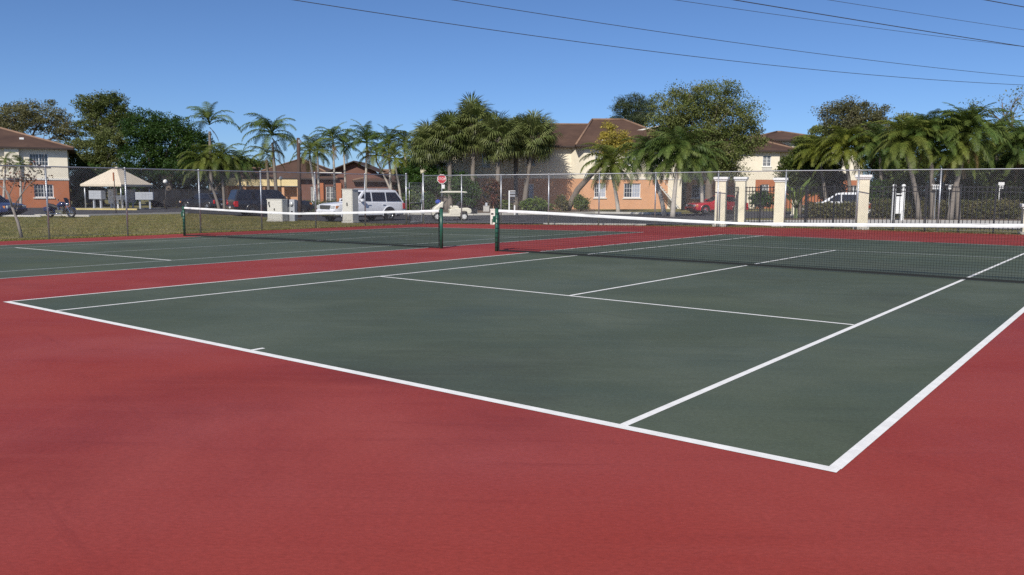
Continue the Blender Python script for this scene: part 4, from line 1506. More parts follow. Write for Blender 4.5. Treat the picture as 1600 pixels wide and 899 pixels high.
shrub('round bright green shrub right of the leaning trunk', 908, 67.5, 318, 13, 11, 2600, 0.075, 'leaf_bright', 0.1, seed=1)
shrub('reddish-green shrub left of the leaning trunk', 878, 68.5, 317, 9, 11, 1500, 0.075, 'leaf_hedge', 0.1, seed=2)
shrub('large bright leafy shrub beside the directory sign', 836, 66.5, 321, 26, 10, 4200, 0.10, 'leaf_bright', 0.08, seed=3)
shrub('low leafy shrub between the palm trunk and the directory sign', 790, 67.5, 322, 8, 9, 1100, 0.08, 'leaf_bright', 0.1, seed=4)
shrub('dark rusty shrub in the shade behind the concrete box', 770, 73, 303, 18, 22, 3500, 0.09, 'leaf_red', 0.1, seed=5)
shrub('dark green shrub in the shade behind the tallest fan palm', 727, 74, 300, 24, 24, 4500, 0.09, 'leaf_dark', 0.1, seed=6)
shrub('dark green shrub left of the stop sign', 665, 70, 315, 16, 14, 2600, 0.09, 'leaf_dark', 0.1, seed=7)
shrub('spiky green shrub behind the rear of the white car', 640, 67, 316, 14, 16, 2200, 0.10, 'leaf_mid', 0.1, seed=8)
shrub('dark green shrub behind the iron fence before the rust house', 1190, 72, 312, 18, 12, 2800, 0.10, 'leaf_dark', seed=9)
shrub('green shrub behind the pavilion at its left', 122, 84, 305, 10, 20, 2500, 0.13, 'leaf_dark', seed=10)
shrub('dark green shrub under the bushy palms right of the columns', 1375, 55, 302, 18, 20, 3000, 0.09, 'leaf_dark', seed=11)
shrub('olive shrub near the small white signs at far right', 1540, 53, 300, 22, 16, 3400, 0.09, 'leaf_mid', seed=12)


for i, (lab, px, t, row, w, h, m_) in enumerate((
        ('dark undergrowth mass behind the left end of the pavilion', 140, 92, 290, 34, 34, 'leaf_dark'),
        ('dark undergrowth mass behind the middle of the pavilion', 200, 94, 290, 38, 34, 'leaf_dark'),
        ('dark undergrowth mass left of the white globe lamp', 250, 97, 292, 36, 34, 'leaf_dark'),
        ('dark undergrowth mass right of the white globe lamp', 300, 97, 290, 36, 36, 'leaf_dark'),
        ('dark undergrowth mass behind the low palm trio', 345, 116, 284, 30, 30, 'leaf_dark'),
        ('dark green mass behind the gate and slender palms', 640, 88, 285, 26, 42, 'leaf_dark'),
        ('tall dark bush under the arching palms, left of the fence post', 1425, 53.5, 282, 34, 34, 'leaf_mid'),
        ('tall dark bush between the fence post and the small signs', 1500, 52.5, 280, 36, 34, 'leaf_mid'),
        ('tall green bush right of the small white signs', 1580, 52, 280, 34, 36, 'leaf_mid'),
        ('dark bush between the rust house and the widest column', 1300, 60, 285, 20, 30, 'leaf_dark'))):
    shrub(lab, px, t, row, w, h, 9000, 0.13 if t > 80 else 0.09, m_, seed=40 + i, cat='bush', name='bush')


def hedge(label, a, b, wid, h, n, m, seed):
    d = b - a
    L = d.length
    root = thing('hedge', label, 'hedge', a, math.atan2(d.y, d.x))
    cs = [(x, 0, h * 0.5 + 0.04 * math.sin(x * 3)) for x in np.arange(0.3, L, 0.5)]
    leaf_cloud('foliage', cs, [(0.45, wid / 2, h / 2)] * len(cs), n, 0.055, m, root, clump=0.11, per=10, shell=0.5, seed=seed)
    mb = MB()
    gg = np.random.default_rng(seed)
    for x in np.arange(0.2, L, 0.33):
        for _ in range(2):
            limb(mb, (x, gg.normal() * 0.1, -0.05), (x + gg.normal() * 0.2, gg.normal() * 0.2, h * 0.85), 0.014, 0.004, 0.2, gg, 3, 3)
    mb.build('stems', 'bark', root, fix=False)


hedge('clipped brownish hedge left of the widest cream column', ground(1258, 50.0), ground(1340, 49.8), 0.9, 1.0, 13000, 'leaf_hedge', 1)
hedge('long brownish hedge behind the iron pickets at right', ground(1362, 49.6), ground(1585, 48.4), 0.95, 1.14, 34000, 'leaf_hedge', 2)
hedge('low green hedge behind the front of the white car', ground(462, 69), ground(545, 70), 1.0, 1.0, 7000, 'leaf_mid', 3)

# banana-like plant with large leaves
q0 = ground(1243, 50)
root = thing('banana_plant', 'lit banana plant with broad upright leaves behind the column', 'plant', q0)
def big_leaf():
    mb = MB()
    n = 8
    vs, fs = [], []
    for i in range(n + 1):
        s = i / n
        w = 0.17 * math.sin(math.pi * min(1, 0.06 + s * 0.94)) ** 0.6
        x, z = 1.25 * s, -0.42 * s * s
        vs += [(x, -w, z + 0.05), (x, 0, z), (x, w, z + 0.05)]
    for i in range(n):
        for k_ in (0, 1):
            fs.append((i * 3 + k_, i * 3 + 3 + k_, i * 3 + 4 + k_, i * 3 + k_ + 1))
    mb.add(vs, fs)
    mb.tube([(-0.7, 0, -0.02), (0, 0, 0), (0.7, 0, -0.14)], [0.03, 0.022, 0.01], 4)
    return mb.mesh('big_leaf', 'leaf_bright', True)
BL = big_leaf()
gq = random.Random(4)
for i in range(16):
    az = i * 2.4
    el = R(gq.uniform(35, 78))
    r_ = 0.7
    off = Vector((math.cos(az) * math.cos(el), math.sin(az) * math.cos(el), math.sin(el))) * r_
    s = gq.uniform(0.8, 1.15)
    child_copy(BL, root, off + Vector((0, 0, 0.55)), (0, -el, az), (s, s, s), 'big_leaf')
MB().tube([(0, 0, -0.05), (0, 0, 0.8)], [0.12, 0.09], 8).build('stem', 'shaft_g', root)

# grass blades on the strip outside the fence
def grass(name, poly, n, h, m, seed):
    g = np.random.default_rng(seed)
    poly = np.array(poly)
    tri = [(0, i, i + 1) for i in range(1, len(poly) - 1)]
    ar = np.array([abs(np.cross(poly[b] - poly[a], poly[c] - poly[a])) for a, b, c in tri])
    ch = g.choice(len(tri), n, p=ar / ar.sum())
    u, v = g.random(n), g.random(n)
    fl = u + v > 1
    u[fl], v[fl] = 1 - u[fl], 1 - v[fl]
    T = np.array(tri)[ch]
    P = poly[T[:, 0]] + (poly[T[:, 1]] - poly[T[:, 0]]) * u[:, None] + (poly[T[:, 2]] - poly[T[:, 0]]) * v[:, None]
    z = -FALL * np.clip(-P[:, 0], 0, 36) - 0.062
    a = g.uniform(0, 2 * np.pi, n)
    w = 0.012 * g.uniform(0.7, 1.5, n)
    hh = h * g.uniform(0.4, 1.4, n)
    lean = g.normal(size=(n, 2)) * hh[:, None] * 0.6
    V = np.zeros((n, 3, 3))
    V[:, 0] = np.c_[P[:, 0] - np.cos(a) * w, P[:, 1] - np.sin(a) * w, z]
    V[:, 1] = np.c_[P[:, 0] + np.cos(a) * w, P[:, 1] + np.sin(a) * w, z]
    V[:, 2] = np.c_[P[:, 0] + lean[:, 0], P[:, 1] + lean[:, 1], z + hh]
    me = bpy.data.meshes.new(name)
    me.vertices.add(n * 3)
    me.vertices.foreach_set('co', V.ravel())
    me.loops.add(n * 3)
    me.loops.foreach_set('vertex_index', np.arange(n * 3, dtype=np.int32))
    me.polygons.add(n)
    me.polygons.foreach_set('loop_start', np.arange(0, n * 3, 3, dtype=np.int32))
    me.polygons.foreach_set('loop_total', np.full(n, 3, dtype=np.int32))
    me.materials.append(M[m])
    me.update(calc_edges=True)
    o = link(name, me)
    o['kind'] = 'stuff'
    return tag(o, 'short patchy grass ' + seed_label[seed], 'grass')


seed_label = {1: 'on the lawn strip outside the left fence', 2: 'growing along the foot of the fences'}
grass('grass', [(-17.1, 0.0), (-17.1, 26.0), tuple(ground(600, 43.8)[:2]), tuple(ground(480, 49.6)[:2]), tuple(ground(300, 64)[:2]), tuple(ground(-30, 57)[:2])], 230000, 0.05, 'blade', 1)
grass('grass', [(-17.3, 26.35), (-8.0, 29.75), (3.0, 31.35), (15, 31.6), (15, 32.4), (3.0, 32.2), (-8, 30.6), (-17.3, 27.5)], 16000, 0.07, 'blade', 2)

# dry leaves blown against the far edge of the slab
def litter(name, pts, n, size, seed, spread):
    g = np.random.default_rng(seed)
    mb = MB()
    for _ in range(n):
        k_ = int(g.integers(0, len(pts) - 1))
        q = Vector((*pts[k_], 0)).lerp(Vector((*pts[k_ + 1], 0)), g.random())
        x, y = q.x + g.normal() * spread, q.y - abs(g.normal()) * spread
        a = g.uniform(0, 6.28)
        s = size * g.uniform(0.5, 1.5)
        zz = Z(x) + 0.006
        c_, s_ = math.cos(a) * s, math.sin(a) * s
        mb.add([(x - c_, y - s_, zz), (x + s_ * 0.5, y - c_ * 0.5, zz + s * 0.3), (x + c_, y + s_, zz + s * 0.25), (x - s_ * 0.5, y + c_ * 0.5, zz + s * 0.4)], [(0, 1, 2, 3)])
    o = mb.build(name, 'litter', fix=False)
    o['kind'] = 'stuff'
    tag(o, 'scattered dry leaves along the far edge of the red slab', 'leaf litter')


litter('leaf_litter', [(-17.0, 18), (-17.0, 26.0), (-8.0, 29.4), (3.0, 31.1), (15.0, 31.3)], 1500, 0.045, 2, 0.14)


# ---------------------------------------------------------------- vehicles
def wheel_at(root, x, y, r_, w, rim='alloy', spokes=5):
    s = 1 if y > 0 else -1
    mtx = Matrix.Translation((x, y, r_)) @ Matrix.Rotation(R(-90 * s), 4, 'X')
    mb = MB().lathe([(r_ * 0.64, -w / 2), (r_ * 0.9, -w / 2), (r_, -w / 2 + 0.04), (r_, w / 2 - 0.04), (r_ * 0.9, w / 2), (r_ * 0.64, w / 2)], 24, mtx, True)
    wh = mb.build('wheel', 'rubber', root, True)
    mb = MB().lathe([(r_ * 0.66, w / 2 - 0.03), (r_ * 0.60, w / 2 - 0.012), (r_ * 0.56, w / 2 - 0.03), (r_ * 0.56, -0.02), (r_ * 0.66, -0.02)], 24, mtx, True)
    mb.lathe([(r_ * 0.16, 0.0), (r_ * 0.15, w / 2 - 0.02), (r_ * 0.08, w / 2 - 0.01), (0.001, w / 2 - 0.008)], 12, mtx)
    for i in range(spokes):
        m2 = mtx @ Matrix.Rotation(2 * math.pi * i / spokes, 4, 'Z')
        mb.box(r_ * 0.1, r_ * 0.58, -r_ * 0.10, r_ * 0.10, w / 2 - 0.05, w / 2 - 0.018, m2)
    mb.build('rim', rim, wh)
    MB().lathe([(r_ * 0.57, -0.025), (r_ * 0.57, 0.0)], 20, mtx).build('brake', 'dark_plastic', wh)
    return wh


def car(name, label, cat, q, heading, L, W, H, paint, belt, hood, zb=0.26, xw=0.22, xb=-0.49, rake=0.75, rear_rake=0.30, deck=None, wr=0.36, wx=(0.30, -0.29), splits=(0.0, -0.25),
        rim='alloy', bumper=None, rails=False, group=None, cut_rear_glass=False, round_tail=False):
    root = thing(name, label, cat, q, heading, group)
    h2 = W / 2
    xf = L / 2
    X = lambda f: f * L
    # lower body lofted along the length
    st = [(xf, 0.80, zb + 0.12, hood - 0.42), (xf - 0.06, 0.90, zb + 0.04, hood - 0.22), (xf - 0.16, 0.95, zb, hood - 0.09), (xf - 0.45, 0.985, zb, hood - 0.02),
          (X(xw) + 0.35, 1.0, zb, hood + 0.02), (X(xw), 1.0, zb, belt), (0.0, 1.0, zb, belt + 0.01)]
    if deck:
        st += [(X(xb) + 0.15, 1.0, zb, belt), (X(xb) - 0.05, 0.985, zb, deck), (-xf + 0.2, 0.96, zb, deck - 0.02), (-xf + 0.05, 0.90, zb + 0.05, deck - 0.10), (-xf, 0.82, zb + 0.12, deck - 0.3)]
    else:
        st += [(-xf + 0.35, 0.99, zb, belt), (-xf + 0.10, 0.96, zb, belt), (-xf + 0.02, 0.92, zb + 0.05, belt - 0.03), (-xf, 0.88, zb + 0.12, belt - 0.15)]
    vs, fs = [], []
    for x, w, b, tp in st:
        w *= h2
        half = [(0, b), (w * 0.88, b), (w * 0.975, b + 0.07), (w, b + (tp - b) * 0.45), (w * 0.99, b + (tp - b) * 0.72), (w * 0.965, tp - 0.05), (w * 0.90, tp - 0.008), (0, tp + 0.02)]
        ring = half + [(-a, c) for a, c in reversed(half[1:-1])]
        vs += [(x, a, c) for a, c in ring]
    n = 14
    for i in range(len(st) - 1):
        for k_ in range(n):
            k2 = (k_ + 1) % n
            fs.append((i * n + k_, i * n + k2, (i + 1) * n + k2, (i + 1) * n + k_))
    fs += [tuple(range(n)), tuple((len(st) - 1) * n + k_ for k_ in reversed(range(n)))]
    body = MB().add(vs, fs).build('body', paint, root, True)
    md = body.modifiers.new('edge', 'EDGE_SPLIT')
    md.split_angle = R(32)
    # cabin
    bx0, bx1 = X(xw) + 0.02, X(xb)
    tx0, tx1 = bx0 - rake, bx1 + rear_rake
    wb_, wt = h2 * 0.955, h2 * 0.80
    zb2 = belt - 0.03
    vs = [(bx0, -wb_ * 0.93, zb2), (bx0, wb_ * 0.93, zb2), (bx1, wb_ * 0.95, zb2), (bx1, -wb_ * 0.95, zb2),
          (tx0, -wt, H - 0.05), (tx0, wt, H - 0.05), (tx1, wt * 0.97, H - 0.04), (tx1, -wt * 0.97, H - 0.04)]
    mid0, mid1 = tx0 - 0.35, tx1 + 0.3
    vs += [(mid0, -wt * 0.97, H), (mid0, wt * 0.97, H), (mid1, wt * 0.96, H), (mid1, -wt * 0.96, H), (bx0 - 0.5, -wb_, zb2), (bx0 - 0.5, wb_, zb2), (mid0, -wt * 1.01, H - 0.045), (mid0, wt * 1.01, H - 0.045)]
    fs = [(0, 1, 5, 4), (4, 5, 9, 8), (8, 9, 10, 11), (11, 10, 6, 7), (7, 6, 2, 3), (1, 13, 15, 5), (13, 2, 6, 15), (5, 15, 9), (15, 6, 10, 9), (0, 4, 14, 12), (12, 14, 7, 3), (4, 8, 14), (14, 8, 11, 7)]
    MB().add(vs, fs).build('cabin', paint, root, bevel=0.03)
    # glazing set just proud of the cabin skin
    def side(x, f, s):
        y = wb_ + (wt - wb_) * f
        return (x, s * (y + 0.012), zb2 + (H - 0.05 - zb2) * f)
    lo, hi = 0.12, 0.86
    def edge0(f):
        return bx0 + (tx0 - bx0) * f - 0.16
    def edge1(f):
        return bx1 + (tx1 - bx1) * f + 0.14
    cuts = [None] + [X(c) for c in splits] + [None]
    for s in (-1, 1):
        for i in range(len(cuts) - 1):
            a0 = edge0(lo) if cuts[i] is None else cuts[i] - 0.05
            a1 = edge0(hi) if cuts[i] is None else cuts[i] - 0.05
            c0 = edge1(lo) if cuts[i + 1] is None else cuts[i + 1] + 0.05
            c1 = edge1(hi) if cuts[i + 1] is None else cuts[i + 1] + 0.05
            vs = [side(a0, lo, s), side(c0, lo, s), side(c1, hi, s), side(a1, hi, s)]
            vs += [(x, y - s * 0.02, z) for x, y, z in vs]
            MB().add(vs, [(0, 1, 2, 3), (4, 7, 6, 5), (0, 4, 5, 1), (1, 5, 6, 2), (2, 6, 7, 3), (3, 7, 4, 0)]).build('side_window', 'car_glass', root)
    for nm, xb_, xt_, s in (('windscreen', bx0, tx0, 1), ('rear_window', bx1, tx1, -1)):
        f0, f1 = 0.10, 0.9
        vs = []
        for f, yy in ((f0, 0.86), (f0, -0.86), (f1, -0.86), (f1, 0.86)):
            w = (wb_ * 0.93 + (wt - wb_ * 0.93) * f) * yy
            vs.append((xb_ + (xt_ - xb_) * f + s * 0.012, w, zb2 + (H - 0.05 - zb2) * f + 0.006))
        vs += [(x - s * 0.03, y, z) for x, y, z in vs]
        MB().add(vs, [(0, 1, 2, 3), (4, 7, 6, 5), (0, 4, 5, 1), (1, 5, 6, 2), (2, 6, 7, 3), (3, 7, 4, 0)]).build(nm, 'car_glass', root)
    # wheels, arches
    for fx in wx:
        for s in (-1, 1):
            wheel_at(root, X(fx), s * (h2 - 0.10), wr, 0.23, rim)
            mtx = Matrix.Translation((X(fx), s * (h2 + 0.004), wr)) @ Matrix.Rotation(R(90), 4, 'X')
            mb = MB()
            prof = []
            ra, rb = wr * 1.13, wr * 1.24
            N = 14
            vs, fs = [], []
            for i in range(N + 1):
                w = math.pi * (-0.08 + 1.16 * i / N)
                for rr in (0.0 if False else wr * 0.55, ra):
                    vs.append((X(fx) + rr * math.cos(w), s * (h2 + 0.003), wr + rr * math.sin(w)))
            for i in range(N):
                fs.append((2 * i, 2 * i + 1, 2 * i + 3, 2 * i + 2))
            MB().add(vs, fs).build('wheel_well', 'dark_plastic', root)
            vs, fs = [], []
            for i in range(N + 1):
                w = math.pi * (-0.05 + 1.10 * i / N)
                for rr, yy in ((ra, 0.004), (ra, 0.025), (rb, 0.02), (rb + 0.03, -0.01)):
                    vs.append((X(fx) + rr * math.cos(w), s * (h2 + yy), wr + rr * math.sin(w)))
            for i in range(N):
                for k_ in range(3):
                    fs.append((4 * i + k_, 4 * i + k_ + 1, 4 * i + 5 + k_, 4 * i + 4 + k_))
            MB().add(vs, fs).build('wheel_arch', paint, root, True)
    # front end
    zf_ = hood - 0.30
    mb = MB().box(xf - 0.08, xf + 0.012, -h2 * 0.50, h2 * 0.50, zf_ - 0.06, zf_ + 0.17)
    gr = mb.build('grille', 'grille', root, bevel=0.02)
    mb = MB()
    for i in range(3):
        mb.box(xf + 0.005, xf + 0.022, -h2 * 0.48, h2 * 0.48, zf_ - 0.025 + i * 0.07, zf_ - 0.01 + i * 0.07)
    mb.build('grille_bars', 'chrome', gr)
    for s in (-1, 1):
        MB().box(xf - 0.22, xf - 0.005, s * h2 * 0.55, s * h2 * 0.88, zf_ - 0.02, zf_ + 0.16).build('headlight', 'headlight', root, bevel=0.03)
        MB().box(xf - 0.40, xf - 0.14, s * h2 * 0.84, s * (h2 * 0.955), zf_ - 0.02, zf_ + 0.14).build('indicator', 'amber', root, bevel=0.02)
        MB().box(X(xw) - 0.45, X(xw) - 0.25, s * h2 * 0.97, s * (h2 + 0.20), belt + 0.02, belt + 0.19).build('mirror', bumper or paint, root, bevel=0.03)
        if round_tail:
            mtx = Matrix.Translation((-xf + 0.02, s * h2 * 0.83, belt - 0.28)) @ Matrix.Rotation(R(-90), 4, 'Y')
            MB().lathe([(0.14, -0.02), (0.14, 0.05), (0.08, 0.075), (0.001, 0.08)], 16, mtx).build('tail_light', 'taillight', root, True)
            MB().box(-xf - 0.012, -xf + 0.25, s * h2 * 0.80, s * (h2 * 0.995), belt - 0.50, belt - 0.10).build('tail_lens', 'taillight', root, bevel=0.02)
        else:
            MB().box(-xf - 0.012, -xf + 0.18, s * h2 * 0.78, s * (h2 * 0.985), belt - 0.42, belt - 0.08).build('tail_light', 'taillight', root, bevel=0.02)
        for c in splits[:2]:
            MB().box(X(c) + 0.12, X(c) + 0.30, s * (h2 * 0.995), s * (h2 + 0.03), belt - 0.16, belt - 0.12).build('door_handle', 'dark_plastic' if bumper else paint, root)
        MB().box(X(wx[1]) + wr * 1.3, X(wx[0]) - wr * 1.3, s * (h2 * 0.97), s * (h2 + 0.012), zb + 0.02, zb + 0.12).build('sill', 'dark_plastic' if deck else (bumper or paint), root, bevel=0.01)
        if rails:
            MB().tube([(tx0 - 0.3, s * wt * 0.9, H), (tx0 - 0.4, s * wt * 0.9, H + 0.05), (tx1 + 0.4, s * wt * 0.9, H + 0.05), (tx1 + 0.3, s * wt * 0.9, H)], 0.018, 6).build('roof_rail', 'grey_box', root)
    MB().box(xf - 0.25, xf + 0.06, -h2 * 0.93, h2 * 0.93, zb + 0.10, zb + 0.34).build('front_bumper', bumper or paint, root, bevel=0.05)
    MB().box(xf + 0.045, xf + 0.068, -h2 * 0.55, h2 * 0.55, zb + 0.13, zb + 0.21).build('air_intake', 'dark_plastic', root)
    MB().box(-xf - 0.07, -xf + 0.22, -h2 * 0.94, h2 * 0.94, zb + 0.10, zb + 0.36).build('rear_bumper', bumper or paint, root, bevel=0.05)
    MB().box(-xf - 0.085, -xf - 0.071, -0.16, 0.16, zb + 0.17, zb + 0.30).build('licence_plate', 'white_paint', root)
    MB().box(-xf + 0.3, xf - 0.3, -h2 * 0.8, h2 * 0.8, zb - 0.08, zb + 0.05).build('underside', 'dark_plastic', root)
    return root


def head(theta_right, theta_away):
    """heading in the world from components along screen right and away from the viewer"""
    return math.atan2(theta_away, theta_right) + VIEW


ROAD = 0.0
car('white_suv', 'white full-size SUV driving past behind the white cabinet', 'car', ground(565, 48.6, -0.03), head(-0.70, -0.71), 4.95, 1.92, 1.80, 'white_car', 1.10, 1.06,
    zb=0.33, xw=0.20, xb=-0.492, rake=0.62, rear_rake=0.50, wr=0.385, wx=(0.31, -0.265), splits=(-0.02, -0.225), rails=True)
car('black_suv', 'big black SUV seen from behind beside the low palm trio', 'car', ground(424, 62.0, -0.03), head(0.82, 0.57), 5.9, 2.0, 1.88, 'black_car', 1.15, 1.08,
    zb=0.36, xw=0.17, xb=-0.494, rake=0.70, rear_rake=0.25, wr=0.39, wx=(0.32, -0.28), splits=(0.0, -0.2), rim='grille', round_tail=True)
car('red_car', 'bright red sedan parked behind the leftmost cream columns', 'car', ground(1119, 63.0, -0.02), head(-0.97, -0.22), 4.3, 1.74, 1.42, 'red_car', 0.92, 0.84,
    zb=0.22, xw=0.17, xb=-0.40, rake=0.85, rear_rake=0.70, deck=0.95, wr=0.33, splits=(-0.10,))
car('blue_car', 'dark blue car cut off by the left edge of the photo', 'car', ground(-12, 57.0, -0.02), head(0.96, -0.28), 4.35, 1.74, 1.45, 'blue_car', 0.93, 0.86,
    zb=0.22, xw=0.20, xb=-0.42, rake=0.8, rear_rake=0.6, deck=0.97, wr=0.33, splits=(-0.07,))
car('white_car', 'white car parked behind the hedge, left of the widest column', 'car', ground(1305, 53.6, -0.02), head(-0.95, 0.3), 4.0, 1.74, 1.56, 'white_car', 0.96, 0.88,
    zb=0.22, xw=0.22, xb=-0.47, rake=0.9, rear_rake=0.5, wr=0.33, splits=(-0.06,))
car('dark_blue_pickup', 'dark blue car behind the hedge and the small hanging signs', 'car', ground(1492, 54, -0.02), head(0.97, 0.2), 4.6, 1.8, 1.70, 'blue_car', 1.02, 0.96,
    zb=0.25, xw=0.18, xb=-0.46, rake=0.7, rear_rake=0.4, wr=0.36, splits=(-0.05, -0.24))
car('slate_car', 'slate grey car at right behind the hedge end', 'car', ground(1590, 55, -0.02), head(-0.9, 0.4), 4.3, 1.76, 1.45, 'slate_car', 0.93, 0.86,
    zb=0.22, xw=0.18, xb=-0.40, rake=0.85, rear_rake=0.65, deck=0.95, wr=0.33, splits=(-0.08,))
car('navy_car', 'dark navy car behind the white double post', 'car', ground(1405, 56, -0.02), head(-0.95, 0.3), 4.4, 1.78, 1.62, 'blue_car', 1.0, 0.92,
    zb=0.24, xw=0.19, xb=-0.47, rake=0.75, rear_rake=0.45, wr=0.35, splits=(-0.05, -0.24))
car('dark_car', 'dark parked car far behind, left of the low palm trio', 'car', ground(318, 78, -0.02), head(-0.9, 0.4), 4.4, 1.78, 1.5, 'black_car', 0.96, 0.9,
    zb=0.24, xw=0.19, xb=-0.42, rake=0.75, rear_rake=0.6, deck=0.98, wr=0.34, splits=(-0.07,))

# golf cart
q0 = ground(705, 49.0, -0.03)
root = thing('golf_cart', 'cream golf cart with flat roof and white wheels by the stop sign', 'golf cart', q0, head(-0.985, -0.17))
mb = MB().prism([(1.14, 0.30), (1.16, 0.48), (1.05, 0.72), (0.82, 0.90), (0.62, 1.08), (0.48, 1.10), (0.53, 0.70), (0.62, 0.42), (0.60, 0.30), (0.72, 0.30), (0.74, 0.42), (0.84, 0.47), (0.94, 0.42), (0.97, 0.30)], -0.56, 0.56)
mb.build('front_cowl', 'cream_cart', root, bevel=0.05)
MB().box(-0.5, 0.66, -0.55, 0.55, 0.24, 0.40).build('floor', 'cream_cart', root, bevel=0.03)
mb = MB().prism([(0.12, 0.34), (0.14, 0.62), (0.05, 0.70), (-0.95, 0.74), (-1.12, 0.68), (-1.16, 0.50), (-1.05, 0.40), (-0.92, 0.40), (-0.86, 0.52), (-0.70, 0.55), (-0.55, 0.52), (-0.48, 0.38), (-0.40, 0.34)], -0.56, 0.56)
mb.build('rear_body', 'cream_cart', root, bevel=0.04)
MB().box(-0.42, 0.08, -0.50, 0.50, 0.70, 0.86).build('seat', 'cream_cart', root, bevel=0.05)
MB().prism([(-0.42, 0.80), (-0.30, 0.80), (-0.40, 1.10), (-0.52, 1.10)], -0.50, 0.50).build('backrest', 'dark_plastic', root, bevel=0.03)
vs = []
mb = MB()
prof = [(0.62, 1.60), (0.60, 1.66), (0.3, 1.71), (-0.5, 1.71), (-0.86, 1.67), (-0.90, 1.61)]
mb.prism(prof, -0.58, 0.58)
mb.build('roof', 'cream_cart', root, bevel=0.03)
for s in (-1, 1):
    MB().tube([(0.72, s * 0.52, 0.84), (0.50, s * 0.52, 1.62)], 0.017, 6).build('roof_post', 'black_metal', root)
    MB().tube([(-0.55, s * 0.52, 0.62), (-0.70, s * 0.52, 1.62)], 0.017, 6).build('roof_post', 'black_metal', root)
    wheel_at(root, 0.85, s * 0.47, 0.245, 0.18, 'steel_white', 8)
    wheel_at(root, -0.70, s * 0.47, 0.245, 0.20, 'steel_white', 8)
    MB().box(-0.05, 0.0, s * 0.45, s * 0.50, 0.80, 0.95).build('arm_rest', 'black_metal', root)
    MB().box(1.06, 1.14, s * 0.30, s * 0.46, 0.50, 0.60).build('headlight', 'headlight', root, bevel=0.02)
MB().tube([(0.60, 0.2, 0.85), (0.42, 0.22, 1.02)], 0.02, 6).build('steering_column', 'black_metal', root)
MB().lathe([(0.15, -0.015), (0.18, 0.0), (0.15, 0.015), (0.13, 0.0)], 16, Matrix.Translation((0.40, 0.22, 1.03)) @ Matrix.Rotation(R(50), 4, 'Y'), True).build('steering_wheel', 'black_metal', root)
mb = MB()
for a, b in (((-1.1, -0.5, 0.45), (-1.1, 0.5, 0.45)), ((-1.45, -0.5, 0.45), (-1.45, 0.5, 0.45)), ((-1.1, -0.5, 0.85), (-1.1, 0.5, 0.85)), ((-1.5, -0.5, 0.72), (-1.5, 0.5, 0.72))):
    mb.tube([a, b], 0.015, 5)
mb.box(-1.48, -1.1, -0.5, 0.5, 0.40, 0.66)
mb.build('bag_well', 'black_metal', root)
bag = MB().lathe([(0.02, 0), (0.15, 0.03), (0.18, 0.12), (0.13, 0.22), (0.02, 0.26)], 12, Matrix.Translation((0.74, -0.2, 0.95)))
bq = root.matrix_basis
b_ = bag.build('blue_bag', 'blue_cloth', None, True)
b_.matrix_basis = Matrix.Translation(q0) @ Matrix.Rotation(head(-0.985, -0.17), 4, 'Z')
tag(b_, 'small blue bag lying on the front of the golf cart', 'bag')

# motorcycle
q0 = ground(95, 54.5, -0.02)
root = thing('motorcycle', 'dark blue cruiser motorcycle leaning by the kerb near the rust wall', 'motorcycle', q0, head(0.98, -0.20))
for x, r_, w in ((0.80, 0.32, 0.12), (-0.78, 0.31, 0.17)):
    mtx = Matrix.Translation((x, 0, r_)) @ Matrix.Rotation(R(90), 4, 'X')
    wh = MB().lathe([(r_ * 0.7, -w / 2), (r_ * 0.93, -w / 2), (r_, -w / 4), (r_, w / 4), (r_ * 0.93, w / 2), (r_ * 0.7, w / 2)], 24, mtx, True).build('wheel', 'rubber', root, True)
    mb = MB().lathe([(r_ * 0.72, -0.04), (r_ * 0.66, -0.04), (r_ * 0.66, 0.04), (r_ * 0.72, 0.04)], 20, mtx, True).lathe([(0.05, -0.06), (0.05, 0.06)], 10, mtx)
    for i in range(10):
        mb.tube([mtx @ Vector((0, 0, 0)), mtx @ Vector((r_ * 0.68 * math.cos(i * 0.628), r_ * 0.68 * math.sin(i * 0.628), 0))], 0.008, 4)
    mb.build('rim', 'chrome', wh)
    vs, fs = [], []
    for i in range(11):
        a = R(20 + 140 * i / 10) + (0.15 if x > 0 else -0.25)
        for yy in (-w * 0.75, w * 0.75):
            vs.append((x + (r_ + 0.05) * math.cos(a), yy, r_ + (r_ + 0.05) * math.sin(a)))
    MB().add(vs, [(2 * i, 2 * i + 1, 2 * i + 3, 2 * i + 2) for i in range(10)]).build('mudguard', 'blue_car', root, True)
mb = MB().tube([(0.36, 0, 0.80), (0.25, 0, 0.84), (0.05, 0, 0.84), (-0.15, 0, 0.76), (-0.22, 0, 0.72)], [0.06, 0.15, 0.17, 0.12, 0.05], 12)
mb.build('fuel_tank', 'blue_car', root, True)
mb = MB().tube([(-0.12, 0, 0.66), (-0.35, 0, 0.66), (-0.55, 0, 0.74), (-0.85, 0, 0.80), (-0.98, 0, 0.78)], [0.07, 0.14, 0.13, 0.12, 0.04], 10)
mb.build('seat', 'dark_plastic', root, True)
mb = MB().box(-0.25, 0.28, -0.16, 0.16, 0.22, 0.48)
for sx in (-1, 1):
    m2 = Matrix.Translation((0.03 + sx * 0.12, 0, 0.5)) @ Matrix.Rotation(R(sx * 24), 4, 'Y')
    for i in range(5):
        mb.lathe([(0.10, i * 0.05), (0.10, i * 0.05 + 0.03)], 10, m2)
mb.build('engine', 'chrome', root)
mb = MB()
for s in (-1, 1):
    mb.tube([(0.80, s * 0.10, 0.32), (0.55, s * 0.09, 0.80), (0.44, s * 0.08, 1.0)], 0.026, 8)
mb.build('fork', 'chrome', root)
mb = MB().tube([(0.26, -0.42, 1.0), (0.34, -0.36, 1.03), (0.44, -0.1, 1.0), (0.44, 0.1, 1.0), (0.34, 0.36, 1.03), (0.26, 0.42, 1.0)], 0.016, 8)
